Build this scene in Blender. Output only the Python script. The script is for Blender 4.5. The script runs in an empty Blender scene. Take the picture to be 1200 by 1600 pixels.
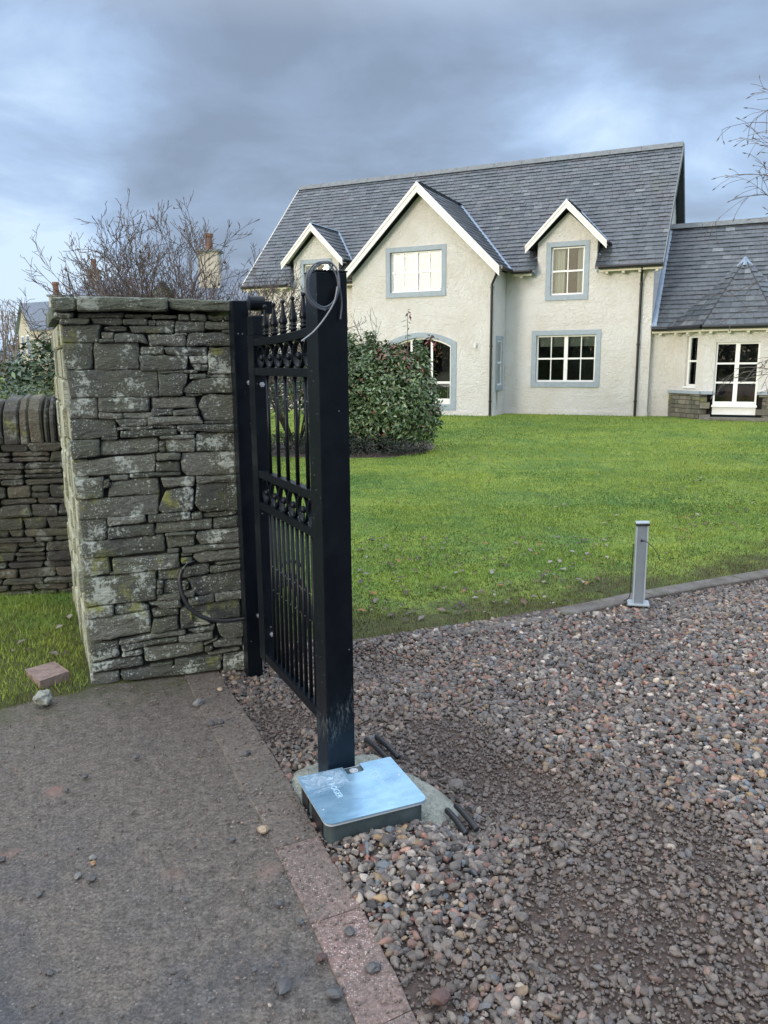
import bpy, bmesh, math, random
import numpy as np
from mathutils import Vector, Matrix, noise
from mathutils.geometry import tessellate_polygon

random.seed(7); rng = np.random.default_rng(7)
C = bpy.context.scene.collection
scene = bpy.context.scene

# ------------------------------------------------------------------ camera
F_PX, EYE, PITCH, ROLL = 1219.0, 1.6, math.radians(10.896), math.radians(-.507)
def ray(x, y):
    v0, v1, v2 = x-600, -(y-800), -F_PX
    c, s = math.cos(ROLL), math.sin(ROLL)
    v0, v1 = c*v0-s*v1, s*v0+c*v1
    cp, sp = math.cos(PITCH), math.sin(PITCH)
    return np.array([v0, -v2*cp+v1*sp, v1*cp+v2*sp])
EYEP = np.array([0, 0, EYE])
def gnd(x, y, z=0.0):                       # photo pixel -> point of the place at height z
    r = ray(x, y); return EYEP+(z-EYE)/r[2]*r
def proj(p):
    d = np.asarray(p, float)-EYEP; cp, sp = math.cos(PITCH), math.sin(PITCH)
    vz = -(d[1]*cp-d[2]*sp); vy = d[1]*sp+d[2]*cp; c, s = math.cos(ROLL), math.sin(ROLL)
    return 600-(c*d[0]+s*vy)/vz*F_PX, 800+(-s*d[0]+c*vy)/vz*F_PX
cam_d = bpy.data.cameras.new('camera'); cam = bpy.data.objects.new('camera', cam_d); C.objects.link(cam)
cam_d.sensor_fit = 'VERTICAL'; cam_d.sensor_height = 32; cam_d.lens = F_PX/1600*32
cam_d.clip_start = .05; cam_d.clip_end = 3000
def _ax(v):
    o = ray(600, 800)
    return v
_c = lambda a, b: (ray(600+a, 800-b)-ray(600, 800))
R_, U_ = Vector(_c(1, 0)), Vector(_c(0, 1)); B_ = -Vector(ray(600, 800)).normalized()
M = Matrix((R_, U_, B_)).transposed().to_4x4(); M.translation = Vector((0, 0, EYE)); cam.matrix_world = M
scene.camera = cam

# ------------------------------------------------------------------ light and sky
SUN_AZ, SUN_EL = math.radians(227), math.radians(9)
scene.view_settings.view_transform = 'Standard'; scene.view_settings.look = 'None'
scene.view_settings.exposure = 0.92; scene.view_settings.gamma = 1.0; scene.view_settings.use_curve_mapping = False
sun_dir = Vector((math.sin(SUN_AZ)*math.cos(SUN_EL), math.cos(SUN_AZ)*math.cos(SUN_EL), math.sin(SUN_EL)))
sd = bpy.data.lights.new('sun', 'SUN'); sd.energy = .95; sd.angle = math.radians(14); sd.color = (1, .92, .81)
so = bpy.data.objects.new('sun', sd); C.objects.link(so)
so.rotation_euler = (-sun_dir).to_track_quat('-Z', 'Y').to_euler(); so.location = sun_dir*50

class NT:
    def __init__(s, nt): s.nt = nt
    def n(s, typ, ins=None, **props):
        nd = s.nt.nodes.new(typ)
        for k, v in props.items(): setattr(nd, k, v)
        for k, v in (ins or {}).items():
            i = nd.inputs[k]
            if isinstance(v, bpy.types.NodeSocket): s.nt.links.new(v, i)
            else: i.default_value = v
        return nd
    def ramp(s, fac, stops, interp='LINEAR'):
        nd = s.nt.nodes.new('ShaderNodeValToRGB'); s.nt.links.new(fac, nd.inputs[0])
        cr = nd.color_ramp; cr.interpolation = interp
        while len(cr.elements) < len(stops): cr.elements.new(.5)
        for e, (p, c) in zip(cr.elements, stops):
            e.position = p; e.color = (c, c, c, 1) if isinstance(c, (int, float)) else (*c, 1)
        return nd.outputs[0]
    def mix(s, f, a, b, blend='MIX'):
        nd = s.nt.nodes.new('ShaderNodeMix'); nd.data_type = 'RGBA'; nd.blend_type = blend
        for k, v in ((0, f), (6, a), (7, b)):
            if isinstance(v, bpy.types.NodeSocket): s.nt.links.new(v, nd.inputs[k])
            else: nd.inputs[k].default_value = (*v, 1) if isinstance(v, tuple) and len(v) == 3 else v
        return nd.outputs[2]
    def math(s, op, a, b=0.0, clamp=False):
        nd = s.nt.nodes.new('ShaderNodeMath'); nd.operation = op; nd.use_clamp = clamp
        for k, v in ((0, a), (1, b)):
            if isinstance(v, bpy.types.NodeSocket): s.nt.links.new(v, nd.inputs[k])
            else: nd.inputs[k].default_value = v
        return nd.outputs[0]
    def noise(s, vec, scale, detail=4, rough=.5, dist=0.0):
        return s.n('ShaderNodeTexNoise', {'Vector': vec, 'Scale': scale, 'Detail': detail, 'Roughness': rough, 'Distortion': dist}).outputs[0]

world = bpy.data.worlds.new("World"); scene.world = world; world.use_nodes = True
w = NT(world.node_tree); w.nt.nodes.clear()
tc = w.n('ShaderNodeTexCoord').outputs['Generated']
sky = w.n('ShaderNodeTexSky', sky_type='NISHITA', sun_disc=False, sun_elevation=SUN_EL, sun_rotation=SUN_AZ).outputs[0]
sep = w.n('ShaderNodeSeparateXYZ', {0: tc})
zz = w.math('ADD', w.math('MAXIMUM', sep.outputs[2], 0.0), .22)
cv = w.n('ShaderNodeCombineXYZ', {0: w.math('DIVIDE', sep.outputs[0], zz), 1: w.math('DIVIDE', sep.outputs[1], zz), 2: 0.0}).outputs[0]
n1 = w.noise(cv, .75, 5, .5, .35)
n2 = w.noise(w.n('ShaderNodeMapping', {0: cv, 'Location': (4, 2, 0)}).outputs[0], 2.6, 7, .55, .3)
def blob(px, py, sharp, amt):                 # one break or bank in the cloud deck, given by its direction
    d = Vector(ray(px, py)).normalized()
    dt = w.n('ShaderNodeVectorMath', {0: tc, 1: tuple(d)}, operation='DOT_PRODUCT').outputs['Value']
    return w.math('MULTIPLY', w.math('POWER', w.math('MAXIMUM', dt, 0.0), sharp), amt)
cov = w.math('ADD', w.math('MULTIPLY', n1, .50), w.math('MULTIPLY', n2, .50))
for a in CLOUDS if 'CLOUDS' in globals() else [(60, 215, 160, .12), (170, 160, 260, .10), (20, 400, 260, .30), (120, 420, 300, .12), (930, 215, 240, .16), (1100, 140, 260, .10), (1180, 330, 200, .12), (430, 190, 60, -.08), (700, 60, 25, -.09), (300, 300, 200, -.10), (60, 310, 400, -.12), (1150, 20, 80, -.06)]:
    cov = w.math('ADD', cov, blob(*a))
ccol = w.ramp(cov, [(.34, (1.45, 1.85, 2.6)), (.47, (1.85, 2.42, 3.45)), (.58, (2.5, 3.4, 4.9)), (.72, (3.9, 4.9, 6.2))])
# overcast brightening towards the zenith
ze = w.math('ADD', 1.0, w.math('MULTIPLY', w.n('ShaderNodeMapRange', {0: sep.outputs[2], 1: .40, 2: 1.0, 3: 0.0, 4: 1.0}).outputs[0], 5.4))
ccol = w.mix(1.0, ccol, w.n('ShaderNodeCombineXYZ', {0: ze, 1: ze, 2: ze}).outputs[0], 'MULTIPLY')
warm = w.mix(w.n('ShaderNodeMapRange', {0: sep.outputs[2], 1: .35, 2: .9, 3: 0.0, 4: .75}).outputs[0], ccol, (13.0, 13.3, 13.6))
dts = w.n('ShaderNodeVectorMath', {0: tc, 1: tuple(sun_dir)}, operation='DOT_PRODUCT').outputs['Value']
gl = w.math('POWER', w.math('MAXIMUM', dts, 0.0), 6.0)
glow = w.mix(w.math('MULTIPLY', gl, .9, True), warm, (17.0, 14.5, 10.5))
mixs = w.mix(.9, sky, glow)
low = w.n('ShaderNodeMapRange', {0: sep.outputs[2], 1: -.03, 2: 0.0, 3: 0.0, 4: 1.0}).outputs[0]
fin = w.mix(low, (1.0, 1.2, .9), mixs)
bg = w.n('ShaderNodeBackground', {'Color': fin, 'Strength': .1})
w.nt.links.new(bg.outputs[0], w.n('ShaderNodeOutputWorld').inputs[0])

# ------------------------------------------------------------------ helpers
def tag(o, label=None, cat=None, group=None, kind=None):
    for k, v in (('label', label), ('category', cat), ('group', group), ('kind', kind)):
        if v: o[k] = v
    return o
def empty(name, loc=(0, 0, 0), rz=0, **kw):
    o = bpy.data.objects.new(name, None); C.objects.link(o); o.location = loc; o.rotation_euler = (0, 0, rz)
    o.empty_display_size = .1
    return tag(o, **kw)
def link(name, me, parent=None, mats=(), **kw):
    for m in (mats if isinstance(mats, (list, tuple)) else [mats]):
        if m: me.materials.append(m)
    o = bpy.data.objects.new(name, me); C.objects.link(o)
    if parent: o.parent = parent
    return tag(o, **kw)
class MB:
    def __init__(s): s.v = []; s.f = []; s.t = []; s.m = []; s.smooth = False
    def add(s, vs, fs, tint=.5, mi=0):
        b = len(s.v); s.v.extend(tuple(map(float, p)) for p in vs)
        for f in fs: s.f.append(tuple(b+i for i in f)); s.t.append(tint); s.m.append(mi)
        return s
    def box(s, x0, x1, y0, y1, z0, z1, tint=.5, mi=0, T=None):
        vs = [(x, y, z) for z in (z0, z1) for y in (y0, y1) for x in (x0, x1)]
        if T is not None: vs = [tuple(T @ Vector(p)) for p in vs]
        return s.add(vs, [(0, 2, 3, 1), (4, 5, 7, 6), (0, 1, 5, 4), (2, 6, 7, 3), (0, 4, 6, 2), (1, 3, 7, 5)], tint, mi)
    def prism(s, poly, ax, d0, d1, tint=.5, mi=0):
        # poly: 2-D outline (a, b); ax 'y': (a, d, b); 'x': (d, a, b); 'z': (a, b, d)
        P = {'y': lambda a, b, d: (a, d, b), 'x': lambda a, b, d: (d, a, b), 'z': lambda a, b, d: (a, b, d)}[ax]
        n = len(poly); vs = [P(a, b, d0) for a, b in poly]+[P(a, b, d1) for a, b in poly]
        fs = [tuple(t) for t in tessellate_polygon([[Vector((a, b, 0)) for a, b in poly]])]
        fs = fs+[tuple(i+n for i in t[::-1]) for t in fs]
        fs += [(i, (i+1) % n, n+(i+1) % n, n+i) for i in range(n)]
        return s.add(vs, fs, tint, mi)
    def bar(s, p, q, r, n=8, r2=None, tint=.5, mi=0, cap=True):
        return s.tube([p, q], [r, r if r2 is None else r2], n, tint, mi, cap)
    def tube(s, pts, rad, n=8, tint=.5, mi=0, cap=True):
        pts = [Vector(p) for p in pts]
        if isinstance(rad, (int, float)): rad = [rad]*len(pts)
        vs = []; up = None
        for i, p in enumerate(pts):
            d = (pts[min(i+1, len(pts)-1)]-pts[max(i-1, 0)]).normalized()
            if up is None:
                up = Vector((0, 0, 1)) if abs(d.z) < .9 else Vector((1, 0, 0))
            a = d.cross(up).normalized(); b = a.cross(d).normalized(); up = b
            for k in range(n):
                t = 2*math.pi*k/n; vs.append(p+(a*math.cos(t)+b*math.sin(t))*rad[i])
        fs = [(i*n+k, i*n+(k+1) % n, (i+1)*n+(k+1) % n, (i+1)*n+k) for i in range(len(pts)-1) for k in range(n)]
        if cap: fs += [tuple(range(n))[::-1], tuple((len(pts)-1)*n+k for k in range(n))]
        return s.add(vs, fs, tint, mi)
    def lathe(s, prof, c=(0, 0, 0), n=14, tint=.5, mi=0):     # prof: (radius, z)
        vs = [(c[0]+r*math.cos(2*math.pi*k/n), c[1]+r*math.sin(2*math.pi*k/n), c[2]+z) for r, z in prof for k in range(n)]
        fs = [(i*n+k, i*n+(k+1) % n, (i+1)*n+(k+1) % n, (i+1)*n+k) for i in range(len(prof)-1) for k in range(n)]
        fs += [tuple(range(n))[::-1], tuple((len(prof)-1)*n+k for k in range(n))]
        return s.add(vs, fs, tint, mi)
    def ball(s, c, r, n=10, sx=1, sy=1, sz=1, tint=.5, mi=0):
        m = n//2
        prof = [(max(r*math.sin(math.pi*i/m), 1e-5), -r*math.cos(math.pi*i/m)) for i in range(m+1)]
        vs = [(c[0]+sx*q*math.cos(2*math.pi*k/n), c[1]+sy*q*math.sin(2*math.pi*k/n), c[2]+sz*z) for q, z in prof for k in range(n)]
        return s.add(vs, [(i*n+k, i*n+(k+1) % n, (i+1)*n+(k+1) % n, (i+1)*n+k) for i in range(m) for k in range(n)], tint, mi)
    def mesh(s, name, smooth=None, bevel=0):
        me = bpy.data.meshes.new(name); me.from_pydata(s.v, [], s.f)
        at = me.attributes.new('tint', 'FLOAT', 'FACE'); at.data.foreach_set('value', s.t)
        me.polygons.foreach_set('material_index', s.m)
        if s.smooth if smooth is None else smooth: me.polygons.foreach_set('use_smooth', [True]*len(s.f))
        if bevel:
            bm = bmesh.new(); bm.from_mesh(me); bmesh.ops.remove_doubles(bm, verts=bm.verts, dist=1e-5)
            es = [e for e in bm.edges if len(e.link_faces) == 2 and e.calc_face_angle(0) > .6]
            bmesh.ops.bevel(bm, geom=es, offset=bevel, segments=2, profile=.6, affect='EDGES', clamp_overlap=True)
            bm.to_mesh(me); bm.free()
        me.update(); return me
    def build(s, name, mats, parent=None, smooth=None, bevel=0, **kw):
        return link(name, s.mesh(name, smooth, bevel), parent, mats, **kw)

def np_mesh(name, V, Fc, mats, tint=None, col=None, parent=None, smooth=False, **kw):
    """V (n,3), Fc (m,k) arrays with a constant k"""
    V = np.ascontiguousarray(V, np.float32); Fc = np.ascontiguousarray(Fc, np.int32); m, k = Fc.shape
    me = bpy.data.meshes.new(name); me.vertices.add(len(V)); me.vertices.foreach_set('co', V.ravel())
    me.loops.add(m*k); me.loops.foreach_set('vertex_index', Fc.ravel())
    me.polygons.add(m); me.polygons.foreach_set('loop_start', np.arange(0, m*k, k, dtype=np.int32))
    try: me.polygons.foreach_set('loop_total', np.full(m, k, np.int32))
    except Exception: pass
    if smooth: me.polygons.foreach_set('use_smooth', np.ones(m, bool))
    me.update(calc_edges=True)
    if tint is not None:
        at = me.attributes.new('tint', 'FLOAT', 'FACE'); at.data.foreach_set('value', np.ascontiguousarray(tint, np.float32))
    if col is not None:
        at = me.attributes.new('col', 'FLOAT_COLOR', 'FACE'); at.data.foreach_set('color', np.ascontiguousarray(col, np.float32).ravel())
    return link(name, me, parent, mats, **kw)

# ------------------------------------------------------------------ materials
def mat(name, base=(.5, .5, .5), rough=.6, metal=0.0, spec=.5, fn=None):
    m = bpy.data.materials.new(name); m.use_nodes = True; t = NT(m.node_tree); b = m.node_tree.nodes['Principled BSDF']
    b.inputs['Base Color'].default_value = (*base, 1); b.inputs['Roughness'].default_value = rough
    b.inputs['Metallic'].default_value = metal; b.inputs['Specular IOR Level'].default_value = spec
    if fn: fn(t, b)
    return m
def L(t, a, b): t.nt.links.new(a, b)
def obj_co(t): return t.n('ShaderNodeTexCoord').outputs['Object']
def pos(t): return t.n('ShaderNodeNewGeometry').outputs['Position']
def attr(t, name, typ='GEOMETRY'): return t.n('ShaderNodeAttribute', attribute_name=name, attribute_type=typ)
def bump(t, b, h, strength=.5, dist=.01):
    L(t, t.n('ShaderNodeBump', {'Strength': strength, 'Distance': dist, 'Height': h}).outputs[0], b.inputs['Normal'])
def sc(t, vec, s): return t.n('ShaderNodeMapping', {0: vec, 'Scale': s}).outputs[0]

def stone_mat(name, c0, c1, c2, lichen=.5, wet=.55):
    def fn(t, b):
        p = pos(t); ti = attr(t, 'tint').outputs['Fac']
        big = t.noise(p, 5, 4, .6); fine = t.noise(sc(t, p, (1, 1, 3.0)), 70, 6, .7)
        col = t.ramp(ti, [(0, c0), (.5, c1), (1, c2)])
        col = t.mix(t.ramp(big, [(.35, .0), (.7, .55)]), col, (.085, .098, .05))
        col = t.mix(.75, col, t.ramp(fine, [(.37, .30), (.63, 1.6)]), 'MULTIPLY')
        lic = None
        for s_, th, off in ((48, .26, 0.0), (95, .32, 3.0)):
            v = t.n('ShaderNodeTexVoronoi', {'Vector': t.n('ShaderNodeMapping', {0: t.n('ShaderNodeVectorMath', {0: p, 1: t.n('ShaderNodeVectorMath', {0: t.n('ShaderNodeTexNoise', {'Vector': p, 'Scale': 60.0}).outputs[1], 1: (.012, .012, .012)}, operation='MULTIPLY').outputs[0]}, operation='ADD').outputs[0], 'Location': (off, 0, 0)}).outputs[0], 'Scale': s_})
            rnd = t.n('ShaderNodeSeparateColor', {0: v.outputs['Color']}).outputs[0]
            area = t.noise(t.n('ShaderNodeMapping', {0: p, 'Location': (off, 5, 2)}).outputs[0], 6.5, 3, .6)
            on = t.math('LESS_THAN', rnd, t.math('MULTIPLY', t.ramp(area, [(.40, .04), (.62, .95)]), lichen*1.5))
            k = t.math('MULTIPLY', t.math('LESS_THAN', v.outputs['Distance'], t.math('ADD', th*.45, t.math('MULTIPLY', rnd, th))), on)
            lic = k if lic is None else t.math('MAXIMUM', lic, k)
        ar2 = t.noise(t.n('ShaderNodeMapping', {0: p, 'Location': (3, 6, 9)}).outputs[0], 5.5, 4, .65)
        crust = t.noise(t.n('ShaderNodeMapping', {0: p, 'Location': (1, 2, 3)}).outputs[0], 55, 8, .8)
        cr = t.math('MULTIPLY', t.ramp(t.math('ADD', crust, t.math('MULTIPLY', t.math('SUBTRACT', ar2, .5), 1.3)), [(.60, 0.0), (.66, 1.0)]), min(1.0, lichen*1.6))
        lic2 = t.math('MAXIMUM', t.math('MULTIPLY', lic, t.ramp(fine, [(.35, .1), (.6, 1.0)])), t.math('MULTIPLY', cr, .8))
        col = t.mix(t.math('MULTIPLY', lic2, .9), col, (.46, .51, .46))
        moss = t.noise(t.n('ShaderNodeMapping', {0: p, 'Location': (9, 1, 4)}).outputs[0], 4.5, 5, .65)
        col = t.mix(t.ramp(moss, [(.60, 0.0), (.70, .8)]), col, (.20, .22, .035))
        L(t, col, b.inputs['Base Color'])
        L(t, t.ramp(fine, [(.3, wet-.12), (.7, wet+.25)]), b.inputs['Roughness'])
        h = t.math('ADD', t.math('MULTIPLY', fine, .8), t.math('ADD', t.math('MULTIPLY', t.noise(sc(t, p, (1, 1, 2.2)), 22, 5, .6), 1.4), t.math('MULTIPLY', lic2, .12)))
        bump(t, b, h, .9, .012)
    return mat(name, rough=wet, fn=fn)
M_stone = stone_mat('pier_stone', (.022, .027, .025), (.062, .069, .063), (.140, .146, .128), .66)
M_wallstone = stone_mat('drystone', (.022, .021, .022), (.045, .040, .036), (.095, .078, .060), .22)
M_cope = stone_mat('coping_stone', (.05, .06, .045), (.075, .088, .066), (.10, .115, .085), .35)
M_edge = stone_mat('sunlit_lichen_edge', (.34, .36, .26), (.45, .46, .34), (.56, .56, .42), .6, .8)  # lichen tone, lightened further to paint in the sun on this side
M_mortar = mat('dark_joint', (.012, .012, .011), .95)
def f_(t, b):
    p = pos(t); ti = attr(t, 'tint').outputs['Fac']; o = obj_co(t)
    col = t.ramp(ti, [(0, (.036, .047, .057)), (.45, (.056, .069, .081)), (.8, (.088, .103, .115)), (1, (.16, .18, .19))])
    nz = t.noise(p, 1.1, 4, .6)
    col = t.mix(t.ramp(nz, [(.45, 0.0), (.7, .40)]), col, (.085, .070, .075))
    mo = t.noise(t.n('ShaderNodeMapping', {0: p, 'Location': (3, 8, 2)}).outputs[0], .8, 6, .7)
    col = t.mix(t.ramp(mo, [(.58, 0.0), (.75, .45)]), col, (.10, .115, .06))
    col = t.mix(.6, col, t.ramp(t.noise(p, 14, 5, .7), [(.36, .5), (.64, 1.45)]), 'MULTIPLY')
    L(t, col, b.inputs['Base Color']); bump(t, b, t.noise(p, 30, 4, .6), .4, .01)
M_slate = mat('slate', rough=.42, fn=f_)
def f_(t, b):
    p = pos(t)
    s1 = t.noise(p, 1.0, 5, .65); s2 = t.noise(sc(t, p, (1, 1, .45)), 2.6, 4, .7)
    col = t.mix(t.ramp(s1, [(.42, 0.0), (.72, .55)]), (.77, .765, .75), (.63, .575, .50))
    col = t.mix(t.ramp(s2, [(.60, 0.0), (.85, .4)]), col, (.50, .48, .42))
    lump = t.noise(p, 9, 6, .75, 1.2)
    gr = t.noise(p, 34, 3, .6)
    L(t, col, b.inputs['Base Color'])
    bump(t, b, t.math('ADD', t.math('MULTIPLY', t.ramp(lump, [(.25, 0), (.75, 1)]), 1.0), t.math('MULTIPLY', gr, .7)), .8, .05)
M_harl = mat('roughcast', rough=.9, fn=f_)
def paint(name, c, rough=.5, var=.12, sc_=8):
    def fn(t, b):
        p = pos(t); nz = t.noise(p, sc_, 5, .65)
        L(t, t.mix(1.0, c, t.ramp(nz, [(.3, 1-var), (.7, 1+var)]), 'MULTIPLY'), b.inputs['Base Color'])
        bump(t, b, t.noise(p, 90, 3), .12, .004)
    return mat(name, c, rough, fn=fn)
M_margin = paint('blue_grey_margin', (.30, .36, .42), .7)
M_white = paint('white_paint', (.78, .80, .80), .35, .05)
M_barge = paint('white_bargeboard', (.74, .74, .72), .5, .08)
M_cream = paint('cream_timber', (.62, .59, .50), .6, .12)
M_lead = paint('lead', (.22, .29, .38), .45, .2)
M_ridge = paint('ridge_stone', (.15, .165, .17), .7, .25)
M_black = paint('black_plastic', (.012, .012, .014), .35, .2)
M_dark = mat('dark_room', (.014, .014, .015), .9)
M_reddish = mat('dark_red_furniture', (.05, .014, .010), .6)
M_curtain = paint('curtain_cloth', (.55, .55, .52), .9, .1, 30)
M_blind = paint('blind_cloth', (.13, .15, .13), .8, .1, 30)
def glass_mat(name, refl=1.0):
    m = bpy.data.materials.new(name); m.use_nodes = True; t = NT(m.node_tree); t.nt.nodes.clear()
    p = pos(t)
    nm = t.n('ShaderNodeBump', {'Strength': .04, 'Distance': .02, 'Height': t.noise(p, 2.5, 2)}).outputs[0]
    fr = t.n('ShaderNodeFresnel', {'IOR': 1.52, 'Normal': nm}).outputs[0]
    g = t.n('ShaderNodeBsdfGlossy', {'Roughness': .01, 'Normal': nm, 'Color': (.95, .97, 1, 1)}); tr = t.n('ShaderNodeBsdfTransparent', {'Color': (.86, .9, .88, 1)})
    mx = t.n('ShaderNodeMixShader', {0: t.math('MULTIPLY', fr, 1.1*refl, True), 1: tr.outputs[0], 2: g.outputs[0]})
    L(t, mx.outputs[0], t.n('ShaderNodeOutputMaterial').inputs[0]); return m
M_glass = glass_mat('window_glass'); M_glass2 = glass_mat('dimmed_window_glass', .33)  # second glass mirrors less, to tone down the sun's glare in the gable window
def f_(t, b):
    p = obj_co(t); nz = t.noise(p, 9, 6, .7)
    sp = t.n('ShaderNodeTexVoronoi', {'Vector': p, 'Scale': 46.0}); rn = t.n('ShaderNodeSeparateColor', {0: sp.outputs['Color']}).outputs[0]
    sm = t.noise(t.n('ShaderNodeMapping', {0: p, 'Scale': (3, 3, .8)}).outputs[0], 16, 6, .75)
    col = t.mix(t.ramp(nz, [(.35, 0), (.75, 1)]), (.0020, .0036, .0065), (.0042, .007, .011))
    spk = t.math('MULTIPLY', t.math('LESS_THAN', sp.outputs['Distance'], .13), t.math('LESS_THAN', rn, .09))
    col = t.mix(t.math('MULTIPLY', spk, .8), col, (.25, .28, .28))
    col = t.mix(t.ramp(sm, [(.66, 0.0), (.80, .35)]), col, (.07, .08, .085))
    L(t, col, b.inputs['Base Color']); L(t, t.ramp(nz, [(.3, .26), (.7, .45)]), b.inputs['Roughness'])
    bump(t, b, t.noise(p, 120, 3), .15, .002)
M_gate = mat('wet_black_paint', rough=.3, spec=.22, fn=f_)
def f_(t, b):
    p = obj_co(t); nz = t.noise(sc(t, p, (1, 3, 1)), 5, 6, .7); cl = t.n('ShaderNodeTexVoronoi', {'Vector': p, 'Scale': 30.0}); 
    col = t.mix(t.ramp(nz, [(.3, 0), (.7, 1)]), (.20, .38, .53), (.36, .57, .73))
    col = t.mix(.06, col, t.n('ShaderNodeSeparateColor', {0: cl.outputs['Color']}).outputs[0], 'OVERLAY')
    L(t, col, b.inputs['Base Color']); L(t, t.ramp(t.noise(p, 12, 6, .7), [(.3, .22), (.7, .42)]), b.inputs['Roughness'])
    bump(t, b, t.noise(p, 5, 2), .08, .02)
M_lid = mat('galvanised_steel', rough=.3, metal=.55, fn=f_)
M_steel = mat('zinc_bolt', (.62, .64, .66), .3, .9)
M_bollard = paint('grey_powder_coat', (.19, .22, .25), .42, .1)
M_bolledge = paint('pale_aluminium', (.36, .41, .45), .35, .06)
M_boxside = paint('grey_box_side', (.045, .065, .07), .5, .3, 14)
M_rubber = mat('black_rubber', (.014, .015, .018), .42)
M_cable = mat('grey_cable', (.075, .09, .11), .4)
def f_(t, b):
    p = pos(t); a = t.noise(p, 14, 6, .7); c = t.noise(p, 90, 4, .7)
    col = t.mix(t.ramp(a, [(.3, 0), (.7, 1)]), (.19, .21, .18), (.38, .39, .34))
    L(t, t.mix(.5, col, t.ramp(c, [(.38, .55), (.62, 1.4)]), 'MULTIPLY'), b.inputs['Base Color']); bump(t, b, t.math('ADD', t.math('MULTIPLY', a, 2.0), c), .9, .014)
M_conc = mat('wet_concrete', rough=.55, fn=f_)
def f_(t, b):
    p = pos(t); a = t.noise(p, 4.2, 6, .75); ti = attr(t, 'tint').outputs['Fac']
    col = t.ramp(ti, [(0, (.120, .108, .090)), (.5, (.145, .112, .092)), (1, (.185, .122, .106))])
    v = t.n('ShaderNodeTexVoronoi', {'Vector': p, 'Scale': 170.0}); rn = t.n('ShaderNodeSeparateColor', {0: v.outputs['Color']}).outputs[0]
    dirt = t.noise(t.n('ShaderNodeMapping', {0: p, 'Location': (2, 4, 0)}).outputs[0], 5, 6, .7)
    on = t.math('MULTIPLY', t.math('LESS_THAN', v.outputs['Distance'], .42), t.math('LESS_THAN', rn, t.math('MULTIPLY', ti, .42)))
    on = t.math('MULTIPLY', on, t.ramp(dirt, [(.40, .15), (.55, 1.0)]))
    col = t.mix(t.math('MULTIPLY', on, .8), col, (.50, .43, .39))
    col = t.mix(t.math('MULTIPLY', t.ramp(a, [(.38, 0.0), (.56, .92)]), t.math('SUBTRACT', 1.55, ti, True)), col, (.108, .092, .077))
    col = t.mix(.8, col, t.ramp(t.noise(p, 60, 6, .75), [(.38, .5), (.62, 1.5)]), 'MULTIPLY')
    L(t, col, b.inputs['Base Color']); bump(t, b, t.math('ADD', t.noise(p, 60, 6, .7), t.math('MULTIPLY', on, .3)), .6, .006)
M_paver = mat('pink_aggregate_slab', rough=.7, fn=f_)
def f_(t, b):
    p = pos(t); a = t.noise(p, 7, 6, .7); c = t.noise(p, 60, 5, .7)
    col = t.mix(t.ramp(a, [(.35, 0), (.65, 1)]), (.085, .070, .058), (.17, .155, .14))
    col = t.mix(t.ramp(t.noise(t.n('ShaderNodeMapping', {0: p, 'Location': (5, 5, 0)}).outputs[0], 5, 6, .7), [(.5, 0), (.68, .8)]), col, (.07, .075, .03))
    L(t, t.mix(.6, col, t.ramp(c, [(.3, .5), (.7, 1.4)]), 'MULTIPLY'), b.inputs['Base Color']); bump(t, b, t.math('ADD', t.math('MULTIPLY', a, 2.0), c), .8, .01)
M_kerb = mat('weathered_kerb', rough=.75, fn=f_)
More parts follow.
